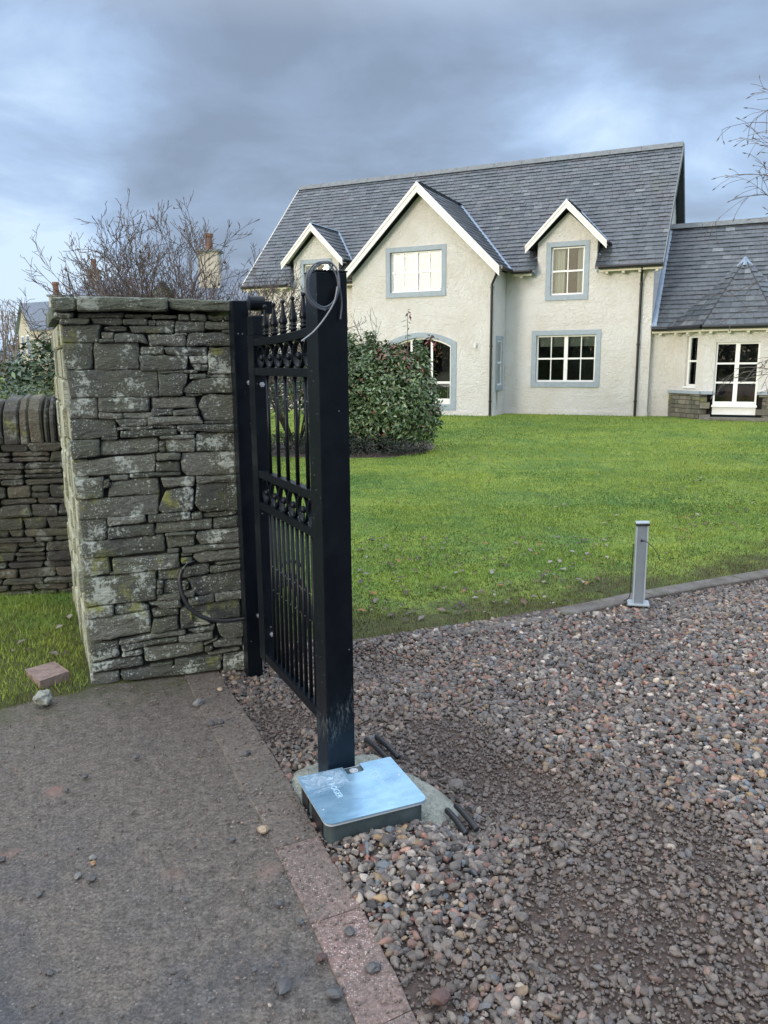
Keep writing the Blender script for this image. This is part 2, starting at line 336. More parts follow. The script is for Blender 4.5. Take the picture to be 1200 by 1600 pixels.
def f_(t, b):
    p = pos(t); a = t.noise(p, 1.3, 6, .65, .3); c = t.noise(p, 105, 5, .7); c2_ = t.noise(p, 26, 5, .7); d = t.noise(t.n('ShaderNodeMapping', {0: p, 'Location': (7, 3, 1)}).outputs[0], 6, 6, .75)
    sepx = t.n('ShaderNodeSeparateXYZ', {0: p})
    # distance from the slab strip: mud has been walked off it onto the tarmac
    near = t.n('ShaderNodeMapRange', {0: t.math('ADD', t.math('MULTIPLY', sepx.outputs[0], .90), t.math('MULTIPLY', sepx.outputs[1], .436)), 1: -1.1, 2: .62, 3: 0.0, 4: 1.0}).outputs[0]
    far = t.n('ShaderNodeMapRange', {0: sepx.outputs[1], 1: 2.0, 2: 3.4, 3: 0.0, 4: 1.0}).outputs[0]
    mud = t.math('ADD', t.math('MULTIPLY', a, .9), t.math('ADD', t.math('MULTIPLY', near, .20), t.math('MULTIPLY', far, .14)))
    col = t.mix(t.ramp(mud, [(.46, 0.0), (.66, 1.0)]), (.034, .040, .050), (.105, .089, .074))
    col = t.mix(.75, col, t.ramp(c, [(.36, .35), (.64, 1.75)]), 'MULTIPLY'); col = t.mix(.6, col, t.ramp(c2_, [(.38, .6), (.62, 1.35)]), 'MULTIPLY')
    v = t.n('ShaderNodeTexVoronoi', {'Vector': t.n('ShaderNodeVectorMath', {0: p, 1: t.n('ShaderNodeVectorMath', {0: t.n('ShaderNodeTexNoise', {'Vector': p, 'Scale': 14.0}).outputs[1], 1: (.06, .06, 0)}, operation='MULTIPLY').outputs[0]}, operation='ADD').outputs[0], 'Scale': 5.5}); rn = t.n('ShaderNodeSeparateColor', {0: v.outputs['Color']}).outputs
    pat = t.math('MULTIPLY', t.ramp(v.outputs['Distance'], [(.10, 1.0), (.30, 0.0)]), t.math('LESS_THAN', rn[0], .42))
    col = t.mix(t.math('MULTIPLY', pat, t.math('MULTIPLY', t.ramp(d, [(.42, .3), (.56, 1)]), .85)), col, t.mix(rn[1], (.24, .11, .085), (.20, .17, .14)))
    v2 = t.n('ShaderNodeTexVoronoi', {'Vector': p, 'Scale': 95.0}); r2 = t.n('ShaderNodeSeparateColor', {0: v2.outputs['Color']}).outputs
    s2 = t.math('MULTIPLY', t.math('LESS_THAN', v2.outputs['Distance'], .34), t.math('LESS_THAN', r2[0], .20))
    col = t.mix(t.math('MULTIPLY', s2, .7), col, t.mix(r2[1], (.26, .25, .23), (.03, .03, .032)))
    moss = t.math('MULTIPLY', t.ramp(t.noise(p, 7, 6, .7), [(.42, 0), (.6, 1)]), t.n('ShaderNodeMapRange', {0: t.math('ADD', t.math('MULTIPLY', sepx.outputs[0], -.52), t.math('MULTIPLY', sepx.outputs[1], .85)), 1: 3.45, 2: 3.95, 3: 0.0, 4: .9}).outputs[0])
    col = t.mix(moss, col, (.055, .062, .022))
    L(t, col, b.inputs['Base Color']); L(t, t.ramp(mud, [(.4, .42), (.8, .85)]), b.inputs['Roughness'])
    bump(t, b, t.math('ADD', c, t.math('ADD', t.math('MULTIPLY', t.noise(p, 190, 3, .6), .7), t.math('MULTIPLY', s2, .5))), .9, .0045)
M_tarmac = mat('muddy_tarmac', rough=.6, fn=f_)
def f_(t, b):
    p = pos(t); a = t.noise(p, 6, 6, .7); c = t.noise(p, 80, 5, .7)
    col = t.mix(t.ramp(a, [(.3, 0), (.7, 1)]), (.060, .042, .034), (.115, .082, .066))
    L(t, t.mix(.6, col, t.ramp(c, [(.38, .5), (.62, 1.5)]), 'MULTIPLY'), b.inputs['Base Color']); bump(t, b, t.math('ADD', a, c), .9, .016)
M_soil = mat('damp_soil', rough=.75, fn=f_)
def f_(t, b):
    c = attr(t, 'col', 'INSTANCER').outputs['Color']; o = obj_co(t)
    L(t, t.mix(.5, c, t.ramp(t.noise(o, 3.5, 4, .6), [(.3, .65), (.7, 1.3)]), 'MULTIPLY'), b.inputs['Base Color'])
    bump(t, b, t.noise(o, 6, 4, .6), .3, .1)
M_pebble = mat('pebble', rough=.5, fn=f_)
def lawn_fn(t, b):
    p = pos(t); a = t.noise(p, .55, 5, .6, .3); c = t.noise(p, 3.3, 5, .65); d = t.noise(sc(t, p, (1, .45, 1)), 38, 5, .75)
    col = t.mix(t.ramp(t.math('ADD', t.math('MULTIPLY', a, .55), t.math('MULTIPLY', c, .45)), [(.38, 0), (.60, 1)]), (.082, .165, .034), (.225, .285, .042))
    col = t.mix(.7, col, t.ramp(d, [(.36, .45), (.64, 1.5)]), 'MULTIPLY')
    e = t.noise(t.n('ShaderNodeMapping', {0: p, 'Location': (31, 7, 0)}).outputs[0], 1.7, 6, .75)
    sx = t.n('ShaderNodeSeparateXYZ', {0: p})
    nearedge = t.n('ShaderNodeMapRange', {0: t.math('SUBTRACT', sx.outputs[1], t.math('MULTIPLY', t.math('MAXIMUM', sx.outputs[0], 0.0), .42)), 1: 4.25, 2: 5.5, 3: 1.0, 4: 0.0}).outputs[0]
    col = t.mix(t.math('MULTIPLY', t.ramp(t.math('ADD', e, t.math('MULTIPLY', nearedge, .46)), [(.60, 0), (.84, 1)]), .85), col, (.060, .056, .026))
    L(t, col, b.inputs['Base Color']); bump(t, b, d, .8, .03)
M_lawn = mat('lawn_turf', rough=.8, spec=.25, fn=lawn_fn)
def f_(t, b):
    c = attr(t, 'col').outputs['Color']; L(t, c, b.inputs['Base Color'])
M_blade = mat('grass_blade', rough=.5, spec=.35, fn=f_)
M_leaf = mat('leaf', rough=.38, spec=.6, fn=f_)
M_leafdull = mat('dull_foliage', rough=.65, fn=f_)
M_twig = mat('bare_twig', (.085, .062, .055), .7)
M_twig2 = mat('birch_twig', (.10, .085, .08), .6)
M_bark = paint('bark', (.10, .085, .07), .85, .35, 12)
def f_(t, b):
    p = pos(t); c = t.noise(p, 22, 6, .7)
    col = t.mix(t.ramp(c, [(.35, 0), (.65, 1)]), (.16, .11, .095), (.28, .21, .18))
    L(t, col, b.inputs['Base Color']); bump(t, b, c, .6, .008)
M_brick = mat('pinkish_block', rough=.8, fn=f_)
M_terra = paint('terracotta', (.20, .10, .065), .8, .25)
M_farwall = paint('far_render', (.43, .40, .34), .9, .1, 2)
def f_(t, b):
    p = pos(t); L(t, t.mix(1.0, (.10, .125, .165), t.ramp(t.noise(p, 6, 4, .6), [(.3, .7), (.7, 1.3)]), 'MULTIPLY'), b.inputs['Base Color'])
M_farslate = mat('far_slate', rough=.5, fn=f_)
# ------------------------------------------------------------------ ground
LAWN_EDGE = [(-1.5, 4.22), (-.8, 4.27), *[tuple(gnd(*q)[:2]) for q in ((557, 1006), (669, 987), (774, 971), (897, 950), (992, 929), (1100, 910), (1200, 893))], (4.2, 6.45), (6, 7.1), (9, 7.9), (14, 8.9), (30, 11)]
def edge_y(x):
    return float(np.interp(x, [p[0] for p in LAWN_EDGE], [p[1] for p in LAWN_EDGE]))
KR = [(.60, .35)]+[tuple(gnd(*q)[:2]) for q in ((655, 1600), (613, 1513), (577, 1440), (550, 1392), (515, 1336), (497, 1302), (468, 1250), (440, 1200), (395, 1130), (350, 1065))]+[(-.98, 4.15)]   # slab strip, gravel side
KL = [(.40, .35)]+[tuple(gnd(*q)[:2]) for q in ((558, 1600), (530, 1537), (488, 1447), (443, 1352), (403, 1270), (375, 1225), (322, 1124), (296, 1071))]+[(-1.16, 4.15)]       # tarmac side
def kr_x(y):
    ys = [p[1] for p in KR]; return float(np.interp(y, ys, [p[0] for p in KR])) if y > .35 else .60+(.35-y)*.42
def lawn_z(x, y): return .012+.09*min(max((y-6)/14, 0), 1)
def sstep(a, b, x):
    t = min(max((x-a)/(b-a), 0), 1); return t*t*(3-2*t)
LIDC = (-.093, 2.588)
def grav_z(x, y):
    z = -.012+.010*noise.noise((x*2.3, y*2.3, 1))+.006*noise.noise((x*7, y*7, 3))
    def g(cx, cy, r, a, ax=1.0): return a*math.exp(-(((x-cx)/ax)**2+(y-cy)**2)/r**2)
    z += g(.45, 2.80, .24, -.055, 1.2)+g(.10, 2.20, .17, .030, 1.5)+g(.30, 3.12, .16, .02, 1.6)+g(.05, 4.0, .22, -.03, 1.4)+g(.9, 2.35, .5, .012)+g(-.11, 2.34, .06, .036, 1.3)+g(.0, 2.385, .06, .036, 1.3)+g(.11, 2.44, .06, .036, 1.2)
    k = sstep(0, .14, x-kr_x(y)); z = z*k-.004*(1-k)
    e = edge_y(x)-y; q = sstep(1.2, 2.4, x); z = z*sstep(-.02, .25, e)+(.004-.016*q)*(1-sstep(-.02, .25, e))
    # the pit the box stands in stays open
    return z
def grid(name, xs, ys, zf, m, keep=None, **kw):
    X, Y = np.meshgrid(xs, ys); n, q = X.shape
    Z = np.array([[zf(float(a), float(b)) for a, b in zip(r, s)] for r, s in zip(X, Y)])
    V = np.stack([X, Y, Z], -1).reshape(-1, 3); i = np.arange((n-1)*q).reshape(n-1, q)[:, :-1].ravel()
    Fc = np.stack([i, i+1, i+q+1, i+q], 1)
    if keep is not None:
        cx = V[Fc].mean(1); Fc = Fc[np.array([keep(a, b) for a, b in cx[:, :2]])]
        u, inv = np.unique(Fc, return_inverse=True); V = V[u]; Fc = inv.reshape(-1, 4)
    return np_mesh(name, V, Fc, m, smooth=True, kind='structure', **kw)
me = MB(); R = 900
me.add([(-R, -R, -.16), (R, -R, -.16), (R, R, -.16), (-R, R, -.16)], [(0, 1, 2, 3)]); me.build('ground', M_lawn, kind='structure')
# lawn: follows the kerb curve; rows are warped so that row 0 is the kerb
def lawn_sheet():
    xs = np.concatenate([np.linspace(-60, -3, 20), np.linspace(-2.8, 6, 60), np.linspace(6.5, 60, 30)])
    vs = []; rows = np.concatenate([np.linspace(0, 3, 24), np.linspace(3.4, 20, 30), np.linspace(25, 90, 8)])
    for r in rows:
        for x in xs:
            e = edge_y(x) if x > -1.5 else 4.22; y = e+r
            z = lawn_z(x, y)-(.05 if r < .01 else 0)+(.010*noise.noise((x*1.7, y*1.7, 5)) if 0 < r < 15 else 0)*(1 if r > .1 else 0)
            vs.append((x, y, z))
    q = len(xs); n = len(rows); i = np.arange((n-1)*q).reshape(n-1, q)[:, :-1].ravel()
    V = np.array(vs); Fc = np.stack([i, i+1, i+q+1, i+q], 1); return np_mesh('lawn', V, Fc, M_lawn, smooth=True, kind='structure')
lawn_sheet()
# verge left of the pier, reaching the drystone wall
def verge_line(x): return 3.654+(x+1.476)*.613
def vz(x, y): return .014+.012*noise.noise((x*3, y*3, 2))+.02*sstep(0, .6, y-verge_line(x))-.034*(1-sstep(-.02, .09, y-verge_line(x)+.06*noise.noise((x*5, y*5, 8))))
grid('verge', np.linspace(-6, -1.3, 95), np.linspace(.6, 5.4, 97), vz, M_lawn, keep=lambda x, y: y > verge_line(x)-.08 and y < 5.35)
grid('road', np.concatenate([np.linspace(-25, -3, 12), np.linspace(-2.8, .6, 40), [2, 6, 14]]), np.concatenate([np.linspace(-25, .5, 12), np.linspace(.7, 4.3, 40)]), lambda x, y: -.004+.005*noise.noise((x*1.5, y*1.5, 9)), M_tarmac,
     keep=lambda x, y: x < kr_x(y)-.08)
xs_ = np.concatenate([np.arange(-1.1, 2.6, .035), np.arange(2.6, 16, .4)]); ys_ = np.concatenate([np.arange(-12, .9, .5), np.arange(.9, 5.8, .035), np.arange(5.8, 8.6, .3)])
grid('gravel_bed', xs_, ys_, lambda x, y: grav_z(x, y)-.010, M_soil, keep=lambda x, y: x > kr_x(y)-.05 and y < edge_y(x)+.12)
# far fields and the land behind the camera
# slab strip between tarmac and gravel
strip = empty('slab_strip', kind='structure')
joints = [.35, .80, 1.25, 1.62, 2.00, 2.36, 2.62, 2.92, 3.24, 3.55, 3.86, 4.12]
tints = [.9, .9, .95, 1.0, .85, .3, .1, .25, .3, .2, .2]
for j in range(len(joints)-1):
    y0, y1 = joints[j]+.0015, joints[j+1]-.0015; mb = MB(); nn = 7
    def side(P, y): return float(np.interp(y, [p[1] for p in P], [p[0] for p in P]))
    def ptsat(o, z):
        L_ = []
        for k in range(nn):
            y = y0+o+(y1-y0-2*o)*k/(nn-1); sh = .33
            L_.append((side(KL, y)+o+.006*noise.noise((y*9, 1, 1)), y-.03*0, z))
        Rr = []
        for k in range(nn):
            y = y0+o+(y1-y0-2*o)*k/(nn-1); Rr.append((side(KR, y+.07)-o+.007*noise.noise((y*9, 5, 1)), y+.07, z))
        return L_, Rr
    for (o0, z0), (o1, z1) in (((0, -.05), (0, -.002)), ((0, -.002), (.004, .001))):
        a, b = ptsat(o0, z0); c, d = ptsat(o1, z1)
        ring0 = a+b[::-1]; ring1 = c+d[::-1]; n_ = len(ring0)
        mb.add(ring0+ring1, [((i+1) % n_, i, n_+i, n_+(i+1) % n_) for i in range(n_)], tints[j])
    c, d = ptsat(.004, .001); mb.add(c+d, [(i, nn+i, nn+i+1, i+1) for i in range(nn-1)], tints[j])
    mb.build('paving_slab', M_paver, strip)
# lawn edging stones on the curve
edging = empty('kerb', kind='structure')
def along(P, s0, s1, k):
    P = np.array(P); d = np.r_[0, np.cumsum(np.hypot(*np.diff(P, axis=0).T))]
    return [(float(np.interp(s, d, P[:, 0])), float(np.interp(s, d, P[:, 1]))) for s in np.linspace(s0, s1, k)]
s = 1.9
while s < 16:
    Ls = random.uniform(.75, .95); pts = along(LAWN_EDGE, s+.004, s+Ls-.004, 5); mb = MB()
    raised = sstep(1.9, 2.7, s+Ls/2); z1 = -.012+.032*raised; wdt = .105+.02*raised
    def ringat(o, z):
        out = []; inn = []
        for i, (x, y) in enumerate(pts):
            a = pts[max(i-1, 0)]; b = pts[min(i+1, 4)]; dx, dy = b[0]-a[0], b[1]-a[1]; l = math.hypot(dx, dy); nx, ny = dy/l, -dx/l
            ex = (o if i == 0 else -o if i == 4 else 0); jt = .006*noise.noise((x*8, y*8, 2))
            x, y = x+dx/l*ex, y+dy/l*ex
            out.append((x+nx*(wdt-o+jt), y+ny*(wdt-o+jt), z+.004*noise.noise((x*6, y*6, 4)))); inn.append((x-nx*(.01-o), y-ny*(.01-o), z))
        return out+inn[::-1]
    rr = [ringat(0, -.09), ringat(0, z1-.008), ringat(.008, z1)]; n_ = 10
    for a, b in ((0, 1), (1, 2)): mb.add(rr[a]+rr[b], [(i, (i+1) % n_, n_+(i+1) % n_, n_+i) for i in range(n_)], .25)
    mb.add(rr[2], [(i, i+1, 8-i, 9-i) for i in range(4)], .25)
    mb.build('kerb_stone', M_kerb, edging); s += Ls

# ------------------------------------------------------------------ stones laid in a wall face
def wall_stone(name, poly, depth0, depth1, tint, m, parent, seed=0, rnd=.007, bulge=.006, res=.035):
    """poly: outline (a, z) in the plane of the wall face; grows back to depth1, front at depth0 (local y)"""
    P = [Vector((a, b)) for a, b in poly]
    ar = sum(P[i].x*P[(i+1) % len(P)].y-P[(i+1) % len(P)].x*P[i].y for i in range(len(P)))
    if ar < 0: P = P[::-1]
    out = []
    for i in range(len(P)):
        a, b = P[i], P[(i+1) % len(P)]; l = (b-a).length; k = max(1, min(6, int(l/res)))
        cut = min(.3, rnd*.8/max(l, 1e-3))
        ts = [cut]+[j/k for j in range(1, k) if cut < j/k < 1-cut]+[1-cut] if l > .02 else [.5]
        for t in ts:
            q = a.lerp(b, t); j = .0035 if l > .05 else .0015
            q = q+Vector((noise.noise((q.x*23+seed, q.y*23, 1)), noise.noise((q.x*23, q.y*23+seed, 2))))*j*2
            out.append(q)
    n = len(out); c = sum(out, Vector((0, 0)))/n
    size = min(max(q.x for q in out)-min(q.x for q in out), max(q.y for q in out)-min(q.y for q in out))
    ins = min(.006, size*.09); ins2 = min(.022, size*.22)
    def ringp(o, d, amp):
        r = []
        for q in out:
            v = (c-q); l = max(v.length, 1e-4); q2 = q+Vector((math.copysign(min(abs(v.x), o), v.x), math.copysign(min(abs(v.y), o), v.y)))
            r.append((q2.x, d+amp*noise.noise((q2.x*11+seed*3, q2.y*14, 7)), q2.y))
        return r
    rings = [ringp(0, depth1, 0), ringp(0, depth0+.009, .004), ringp(ins, depth0, .007), ringp(ins2, depth0-bulge*.5, .010)]
    vs = [v for r in rings for v in r]; fs = []
    for k in range(3): fs += [(k*n+i, k*n+(i+1) % n, (k+1)*n+(i+1) % n, (k+1)*n+i) for i in range(n)]
    vs.append((c.x, depth0-bulge*.6+.01*noise.noise((c.x*11, c.y*11, seed)), c.y)); fs += [(3*n+i, 3*n+(i+1) % n, 4*n) for i in range(n)]
    mb = MB(); mb.add(vs, fs, tint); return mb.build(name, m, parent)

# gate pier: end of the entrance wall
PA = math.radians(76.36); PO = gnd(142, 1070); PRZ = math.pi/2-PA
pe = np.array([math.sin(PA), math.cos(PA), 0]); pn = np.array([-pe[1], pe[0], 0])
pier = empty('stone_gate_pier', tuple(PO), PRZ, label='tall lichen spotted rubble stone pier with flat coping slabs beside the black gate', cat='gate pier')
def pier_uv(x, y, back=0.0):
    r = ray(x, y); P = PO+pn*back; t = np.dot(P-EYEP, pn)/np.dot(r, pn); q = EYEP+t*r-PO; return float(q@pe), float(q[2])
ZM = {'T': (60, 440, 3.529), 'A': (80, 500, 7.5), 'B': (230, 500, 7.5), 'C': (80, 680, 7.5), 'D': (230, 680, 7.0588), 'E': (110, 870, 7.62), 'F': (240, 870, 7.5), 'P': (0, 0, 1)}
ST = """T 85,172 195,168 195,198 85,205
T 212,174 470,170 470,197 215,200 g
T 478,178 625,180 625,198 478,198
T 630,183 765,188 765,208 630,206
T 772,180 832,182 832,215 772,212
T 838,180 925,188 925,218 838,215
T 932,188 1020,190 1020,215 932,215
T 1028,190 1085,190 1085,215 1028,212
T 120,208 283,205 280,235 120,238 g
T 290,205 462,205 462,240 300,235
T 468,205 600,205 600,238 468,235
T 605,213 645,213 645,240 605,240
T 650,214 750,216 750,247 650,244
T 757,222 915,221 915,275 755,280
T 920,224 1087,226 1087,262 920,262
A 120,60 578,60 560,262 130,265 g
A 620,75 880,75 885,125 740,140 612,108
A 590,148 735,150 730,222 600,212
A 560,228 738,232 738,262 560,265
A 750,165 900,150 1080,175 1130,262 745,265
T 498,245 742,245 742,285 520,281
A 130,275 482,270 472,577 175,587 g
A 503,275 1020,270 1030,577 508,587
P 104.5,580 246,579 248.5,620.5 110,621.5
A 205,925 537,920 547,1155 215,1162
A 550,920 1147,915 1147,1070 560,1088
A 560,1095 838,1100 838,1157 565,1157 l
A 846,1095 1195,1085 1195,1150 846,1155 l
A 220,1170 742,1170 790,1365 230,1412
A 750,1165 1130,1160 1130,1240 820,1252
A 775,1262 1200,1250 1200,1278 775,1290
P 189,673 276.6,669 276.6,679 189,684 y
T 755,285 820,288 820,296 755,300
B 885,120 1030,115 1030,150 885,155
B 15,175 452,165 452,300 30,302
B 490,160 870,145 1015,180 1015,300 470,302
B 725,322 1010,325 1005,345 725,345
B -80,315 195,315 190,402 -80,407
B 205,325 702,320 702,410 400,418 228,388
B 495,425 712,420 712,507 508,507
B 515,520 712,525 712,592 580,592
B 720,355 1035,350 1043,627 720,632
B -85,420 465,425 460,578 100,592 -75,592
B 130,600 590,585 590,622 130,632
B 135,645 487,640 402,882 145,887
B 500,640 690,635 700,682 500,692
B 695,645 1045,640 1040,672 695,676
B 520,722 640,682 1053,682 1053,850 440,866 415,820
B 450,872 650,870 650,890 450,890
B 50,920 560,900 577,1027 60,1037 l
B 660,890 1062,875 1073,1172 680,1182 605,1010
B 50,1045 300,1045 300,1112 50,1132
B 310,1068 590,1035 607,1107 310,1122
B 10,1145 600,1125 657,1207 15,1232 l
B 670,1187 1080,1177 1080,1205 670,1215
B 0,1240 345,1235 345,1258 0,1266 y
B 355,1237 1083,1217 1083,1307 360,1302
B 395,1310 580,1310 570,1332 395,1337
B 150,1360 550,1340 545,1387 160,1397 y
P 306.5,678 374.8,676 374.8,704.3 306.5,705.5
C 225,65 557,55 577,240 250,282
C 590,35 770,30 770,60 590,62
P 158.7,690.5 247,684.5 248.3,706 158,712 y
D 140,65 200,65 200,127 140,130 y
D 140,136 200,140 200,182 140,182
D 210,50 527,45 522,178 210,187 l
P 113,722 243,710 242.5,737.5 118,745.5 l
D 105,200 367,205 362,267 110,277 y
D 105,303 350,295 372,402 105,402 y
P 203,741 282,738 282,742.3 203,747.5
D 385,205 850,180 1005,190 1002,432 450,447 385,390
D 1014,190 1040,190 1043,492 1018,490 l
D 155,475 527,460 517,552 190,572 l
D 543,460 1003,440 1003,510 550,527
C 270,545 602,495 607,730 320,757
C 620,540 680,520 688,602 620,622
C 682,482 905,470 905,522 702,537
P 172,755.5 200,750 246,747.5 249.3,771.5 168.5,776.5
P 123,783 248.5,773 246.5,803.5 125,813.5
D 200,620 470,570 512,610 502,827 180,862 128,820
D 560,540 1043,515 1058,820 600,842 528,760
D 20,892 472,842 477,932 20,957
D 490,860 603,857 612,917 490,922
D 620,867 992,830 992,882 625,917
D 1010,860 1060,820 1070,1002 1020,1002 l
C 335,1000 652,990 647,1225 370,1247 g
C 665,975 1097,935 1112,1022 665,1062 l
P 169,824.5 240.5,819 240.5,835.5 170,842.5
D 110,970 722,927 722,1027 80,1092
D 735,935 1012,890 1004,1007 735,1032
D 560,1080 1068,1020 1074,1177 600,1207 538,1130
D 200,1090 540,1065 540,1090 200,1112
D 205,1125 522,1105 522,1222 230,1252
P 125,850 255.5,836 259.5,861.5 130,873.5
D 230,1262 352,1247 352,1287 230,1297
D 380,1242 1033,1190 1033,1232 400,1302
D 1037,1185 1078,1180 1088,1412 1060,1300 l
D 522,1310 1050,1247 1063,1352 580,1407 508,1350
D 370,1312 500,1305 500,1327 370,1342
D 372,1355 490,1348 500,1400 380,1412
E 150,40 442,10 472,200 160,257
P 175,875 279.5,865 280.5,886.5 180,897.5
E 470,203 640,187 640,205 470,215
E 160,285 1022,170 1017,512 190,597
E 200,615 502,580 517,702 205,737 l
E 525,600 760,545 932,580 932,642 530,702
E 200,765 932,650 952,892 220,1017 l
P 186,1002 240,991 290,984 290,990 240,998 187,1008
E 235,1050 562,1010 572,1192 250,1272
P 190,1009 278,995.5 278,1000.5 192,1018
P 192,1019.5 222,1015 222,1021.5 190,1027
F 400,850 720,800 700,862 480,888
F 300,937 692,877 692,952 420,1000 300,992
E 270,1290 842,1185 867,1282 260,1387
P 224,1014 317,1001.5 318.5,1018 290,1025 228,1034.5
E 250,1400 572,1370 572,1492 255,1532
E 600,1370 1020,1310 1020,1352 690,1412
F -60,1272 230,1230 225,1302 60,1332
F 250,1212 802,1155 812,1212 260,1292
F 820,1160 1112,1120 1125,1322 830,1342
P 188,1052 240,1045 345,1030 345,1046 195,1063
P 247,893 327,882 327,896 290,903 248,906.5
F 660,130 1033,80 1033,132 670,192
F 722,75 1033,40 1033,62 740,92
F 45,280 112,280 112,362 45,367
F 45,375 107,375 102,437 40,442
F 130,290 302,275 302,432 120,432
F 40,450 312,437 312,510 45,517
F 400,260 1083,160 1095,377 560,462 480,440
F 340,290 402,285 412,372 345,402
F 350,420 472,402 482,462 400,482
F 410,500 702,440 717,532 420,582
F 720,440 1043,390 1033,492 730,527
F 1043,400 1097,395 1105,692 1062,692 1033,520
F 400,600 900,510 1013,495 1028,702 720,742 560,702
P 233,942 280,938 283,949.5 256,951.5
F -20,620 292,610 287,692 0,717
F 10,740 282,700 297,852 -10,902 -30,880 
F 320,620 380,600 560,742 680,782 330,832
F 740,790 1105,760 1115,917 850,962 780,900
F 580,1010 760,950 680,1012 590,1042
F 700,1010 820,962 1033,950 1033,1022 720,1062
F 600,1060 692,1050 702,1092 600,1122
F 640,1130 1000,1075 1022,1090 760,1152 640,1157
F 1045,945 1115,930 1120,1102 1060,1102
A 590,1375 785,1365 785,1392 592,1400
D 5,207 95,203 92,403 5,405"""
for i, ln in enumerate(ST.split('\n')):
    tk = ln.split(); ox, oy, s_ = ZM[tk[0]]; fl = ''; pts = []
    for q in tk[1:]:
        if ',' in q:
            a, b = q.split(','); pts.append(pier_uv(ox+float(a)/s_, oy+float(b)/s_))
        else: fl = q
    if i == len(ST.split('\n'))-1: continue
    # stones meet nearly dry: grow each outline by a hair
    cx = sum(p[0] for p in pts)/len(pts); cz = sum(p[1] for p in pts)/len(pts); g = .0022
    pts = [(p[0]+math.copysign(g, p[0]-cx), p[1]+math.copysign(g, p[1]-cz)) for p in pts]
    d0 = random.uniform(-.014, .010); tint = random.uniform(.15, .85)
    if fl == 'l': tint = .95
    if fl == 'g': tint = .45
    wall_stone('stone', pts, d0, .12, tint, M_stone, pier, seed=i*1.7)
# side face of the pier (runs back at a slant) and its core
side_d = Vector((math.sin(math.radians(-24.0)), math.cos(math.radians(-24.0)))); ca, sa = math.cos(-PRZ), math.sin(-PRZ)
sl = Vector((ca*side_d.x-sa*side_d.y, sa*side_d.x+ca*side_d.y))          # in pier space
DEP = 1.40
mb = MB(); o = .035
mb.prism([(.02, o), (.79, o), (.79+sl.x*DEP, DEP*sl.y), (.02+sl.x*DEP, DEP*sl.y)], 'z', -.05, 1.80); mb.build('core', M_mortar, pier)
zc = 0.0; k = 0
while zc < 1.79:      # quoins seen edge-on, pale with lichen and with sunlight painted into the colour
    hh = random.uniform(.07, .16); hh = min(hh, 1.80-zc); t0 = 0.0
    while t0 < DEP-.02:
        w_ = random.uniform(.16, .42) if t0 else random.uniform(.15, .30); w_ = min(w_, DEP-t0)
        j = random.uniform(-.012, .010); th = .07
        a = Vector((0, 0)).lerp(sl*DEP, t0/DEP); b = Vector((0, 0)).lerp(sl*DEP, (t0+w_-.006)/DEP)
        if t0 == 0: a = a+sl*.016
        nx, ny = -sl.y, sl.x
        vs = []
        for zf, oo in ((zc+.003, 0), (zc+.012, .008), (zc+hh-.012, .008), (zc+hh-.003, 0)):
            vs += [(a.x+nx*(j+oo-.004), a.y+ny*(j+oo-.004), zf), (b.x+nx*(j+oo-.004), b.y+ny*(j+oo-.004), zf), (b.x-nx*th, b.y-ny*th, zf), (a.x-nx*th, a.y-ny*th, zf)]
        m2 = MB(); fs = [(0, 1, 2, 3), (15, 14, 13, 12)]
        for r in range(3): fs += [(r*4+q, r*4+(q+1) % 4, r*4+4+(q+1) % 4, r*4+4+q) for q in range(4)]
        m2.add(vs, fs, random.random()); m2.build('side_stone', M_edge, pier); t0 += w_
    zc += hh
# coping slabs, overhanging
for i, poly in enumerate(["65,85 207,82 207,162 75,165", "211,80 715,92 712,162 211,161", "718,90 1076,104 1073,162 800,161 719,152"]):
    pts = [pier_uv(60+float(q.split(',')[0])/3.529, 440+float(q.split(',')[1])/3.529, -.045) for q in poly.split()]
    wall_stone('coping_slab', pts, [-.050, -.055, -.040][i], .36, .5, M_cope, pier, seed=40+i, bulge=.004, rnd=.01)
mb = MB(); 
for j in range(4):
    a0 = .36+j*.27; mb.prism([(-.02+sl.x*a0, sl.y*a0), (.80+sl.x*a0, sl.y*a0), (.80+sl.x*(a0+.262), sl.y*(a0+.262)), (-.03+sl.x*(a0+.262), sl.y*(a0+.262))], 'z', 1.83, 1.895+random.uniform(-.01, .01), .5)
    mb.build('coping_slab', M_cope, pier); mb = MB()

